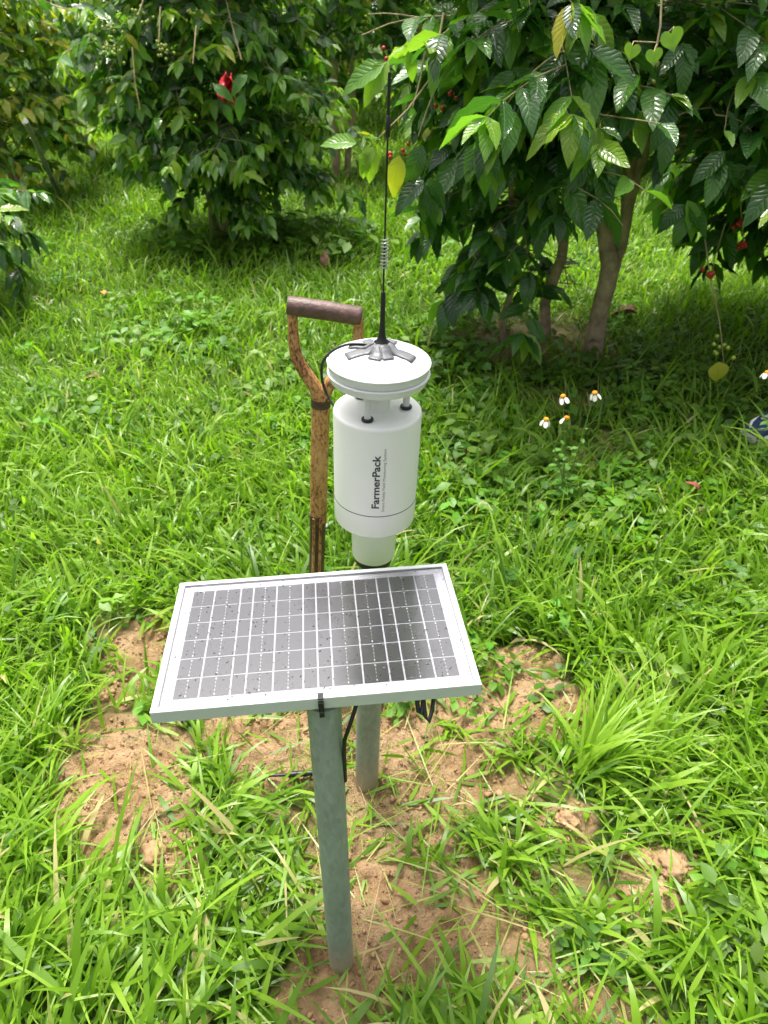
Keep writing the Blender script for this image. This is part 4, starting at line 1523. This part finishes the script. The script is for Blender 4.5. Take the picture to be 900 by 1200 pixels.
for i in range(7):
    for j in range(6):
        bm_f.append((7 * i + j, 7 * i + j + 1, 7 * i + 8 + j, 7 * i + 7 + j))
o = MB().add(bm_v, bm_f).build('blade', M['dark_iron'], sp, 60)
md = o.modifiers.new('thick', 'SOLIDIFY')
md.thickness = .003

# ------------------------------------------------------------------ wildflowers
PET = bpy.data.meshes.new('petal')
pv, pf = [], []
for i, (t, w) in enumerate([(0, .12), (.3, .34), (.65, .42), (.9, .34), (1.0, .12)]):
    for s in (-1, 0, 1):
        pv.append((s * w, t, -.35 * t * t + .05 * abs(s) - (.03 if s == 0 else 0)))
for i in range(4):
    for j in range(2):
        pf.append((3 * i + j, 3 * i + j + 1, 3 * i + 4 + j, 3 * i + 3 + j))
PET.from_pydata(pv, [], pf)
PET.shade_smooth()
PET.materials.append(M['petal'])
DISC = None


def flower_head(root, p, s, tilt, seed, npet=5):
    global DISC
    rr = np.random.default_rng(seed)
    if DISC is None:
        DISC = MB().lathe([(.0001, -.45), (.25, -.42), (.45, -.1), (.50, .12), (.38, .36), (.15, .46), (.0001, .47)], 14).build('flower_head', M['orange'], root, 60)
        h = DISC
    else:
        h = link('flower_head', DISC.data, root)
    h.location = p
    h.scale = (s, s, s)
    h.rotation_euler = tilt
    for i in range(npet):
        o = link('petal', PET, h)
        o.rotation_euler = (R(-48) + rr.normal(0, .15), 0, i * 2 * math.pi / 5 + rr.normal(0, .12))
        a = o.rotation_euler[2]
        o.location = (-math.sin(a) * .38, math.cos(a) * .38, -.05)
        o.scale = (.95, 1.15, 1)
    return h


def flower_plant(px, py, heads, label, seed):
    g = gpt(px, py)
    root = empty('wildflower', (g[0], g[1], 0), label, 'flower', 'white wildflowers')
    rr = np.random.default_rng(seed)
    st = MB()
    lv = MB()
    for i, (hx, hy, dy, npet) in enumerate(heads):
        h = at(hx, hy, g[1] + dy) - np.array([g[0], g[1], 0])
        b = np.array([rr.normal(0, .02), rr.normal(0, .02), 0])
        mid = (b * .5 + h * .5) * np.array([.8, .8, 1]) + np.array([rr.normal(0, .008), rr.normal(0, .008), 0])
        st.tube([b, b * .6 + mid * .4, mid, mid * .45 + h * .55, h - np.array([0, 0, .006])], [.0032, .0028, .0022, .0017, .0014], 6)
        flower_head(root, tuple(h), .0185, (rr.normal(.05, .2), rr.normal(0, .2), rr.uniform(0, 6)), seed * 10 + i, npet)
        for k in range(9):
            f = .12 + .075 * k
            p = b * (1 - f) + h * f
            a = k * 1.57 + rr.normal(0, .3)
            A = np.array([[math.cos(a), math.sin(a), rr.uniform(-.2, .3)]])
            L = np.array([rr.uniform(.035, .065) * (1.15 - f)])
            v = place_leaves(p[None], A, np.array([[0, 0, 1.]]), L, OV)[0]
            lv.add(v, [tuple(t) for t in OQ] + [tuple(t) for t in OT])
    st.build('stems', M['weedstem'], root, 80)['kind'] = 'stuff'
    o = lv.build('leaves', M['weedleaf'], root, 80)
    o['kind'] = 'stuff'
    return root


M['weedstem'] = plain('green_stem', (.10, .20, .03), .6, var=.2)
M['weedleaf'] = plain('green_weed_leaf', (.075, .19, .022), .45, var=.3)
flower_plant(652, 600, [(640, 492, .0, 5), (660, 465, .03, 5), (664, 490, .0, 2), (697, 461, .05, 5)], 'white wildflower plant with four orange-centred heads standing right of the weather station', 3)
flower_plant(905, 560, [(899, 437, .0, 5)], 'single white wildflower head at the right edge above the shoe', 5)


# ------------------------------------------------------------------ dead leaves on the grass
def dead_leaf(px, py, L, mat, label, rot, zz=.05):
    g = gpt(px, py)
    v, q, uv = leaf_template(8, .05, .5, .9, .26, int(px))
    o = link('dead_leaf', np_mesh('dead_leaf', v, q, None, mat), None, (g[0], g[1], zz))
    o.scale = (L, L, L)
    o.rotation_euler = rot
    md = o.modifiers.new('thick', 'SOLIDIFY')
    md.thickness = .01
    tag(o, label, 'dead leaf', 'fallen dry leaves')


dead_leaf(382, 326, .12, M['dead'], 'curled brown leaf upright in grass behind the spade handle', (R(70), 0, R(10)), .06)
dead_leaf(122, 458, .10, M['dead'], 'dark brown dry leaf lying on the left lawn', (R(10), 0, R(80)), .06)
dead_leaf(126, 360, .07, M['dead_orange'], 'small orange dry leaf on the lawn below the left tree', (R(25), 0, R(30)), .07)
dead_leaf(25, 515, .09, M['dead'], 'dull brown dry leaf in shade near the left edge', (R(8), 0, R(-70)), .05)
dead_leaf(812, 596, .05, M['dead_red'], 'small red dry leaf in grass at the right', (R(40), 0, R(50)), .08)
dead_leaf(745, 378, .16, M['dead'], 'large dark dry leaf under the right tree', (R(10), 0, R(70)), .05)
dead_leaf(818, 618, .07, M['dead'], 'brown dry leaf just below the small red one', (R(10), 0, R(-30)), .05)


# ------------------------------------------------------------------ sneaker at the right edge
g = gpt(884, 520)
sh = empty('sneaker', (g[0] - .045, g[1] - .02, .025), 'navy and white sneaker at the right edge with only the toe in view', 'shoe')
sh.rotation_euler = (0, 0, R(-62))     # toe (local -y) points to the left and towards the camera


def outline(t):       # half widths along the shoe, t=0 toe .. 1 heel
    return float(np.interp(t, [0, .03, .10, .25, .45, .65, .85, .96, 1.0], [.042, .048, .051, .053, .046, .038, .037, .032, .022]))


LEN = .29
ts = [0, .03, .07, .12, .2, .3, .42, .55, .68, .8, .9, .96, 1.0]


def loft(zf, wf, name, mat, cap=True, n=9):
    v, f = [], []
    for t in ts:
        w = outline(t) * wf(t)
        y = t * LEN
        z0, z1 = zf(t)
        ring = [(-w, y, z0), (-w * 1.03, y, z0 * .5 + z1 * .5), (-w * .93, y, z1 * .92 + z0 * .08), (-w * .55, y, z1), (0, y, z1 * 1.03), (w * .55, y, z1), (w * .93, y, z1 * .92 + z0 * .08), (w * 1.03, y, z0 * .5 + z1 * .5), (w, y, z0)]
        v += ring
    m = 9
    for i in range(len(ts) - 1):
        for j in range(m):
            f.append((i * m + j, i * m + (j + 1) % m, (i + 1) * m + (j + 1) % m, (i + 1) * m + j))
    f.append(tuple(range(m - 1, -1, -1)))
    f.append(tuple((len(ts) - 1) * m + j for j in range(m)))
    return MB().add(v, f).build(name, mat, sh, 50)


loft(lambda t: (0, .034), lambda t: 1.0, 'sole', M['sole'])
up_ = loft(lambda t: (.0345, float(np.interp(t, [0, .05, .15, .3, .5, .7, 1], [.042, .050, .060, .072, .095, .105, .110]))), lambda t: .80 if t < .05 else .86, 'upper', M['navy'])
mb = MB()
for s in (-1, 1):
    pts = []
    for t, wq, z in [(.03, .25, .0535), (.09, .55, .0575), (.16, .78, .0600), (.26, .86, .0620), (.40, .92, .0700)]:
        pts.append((s * outline(t) * wq * .88, t * LEN, z))
    mb.tube(pts, [.003, .005, .0055, .0055, .005], 8)
mb.build('stripe', M['sole'], sh, 60)
MB().tube([(0, .60 * LEN, .098), (0, .70 * LEN, .1125), (0, .85 * LEN, .115), (0, .95 * LEN, .112)], [.012, .022, .026, .018], 16, True, 1.0).build('ankle_opening', M['black'], sh, 60)
mb = MB()
for i in range(5):
    t = .28 + i * .065
    zc = float(np.interp(t, [.3, .5, .7], [.0765, .1005, .110]))
    mb.tube([(-.024, t * LEN, zc - .006), (0, t * LEN - .004, zc), (.024, t * LEN, zc - .006)], .0025, 6)
mb.build('laces', M['sole'], sh, 60)
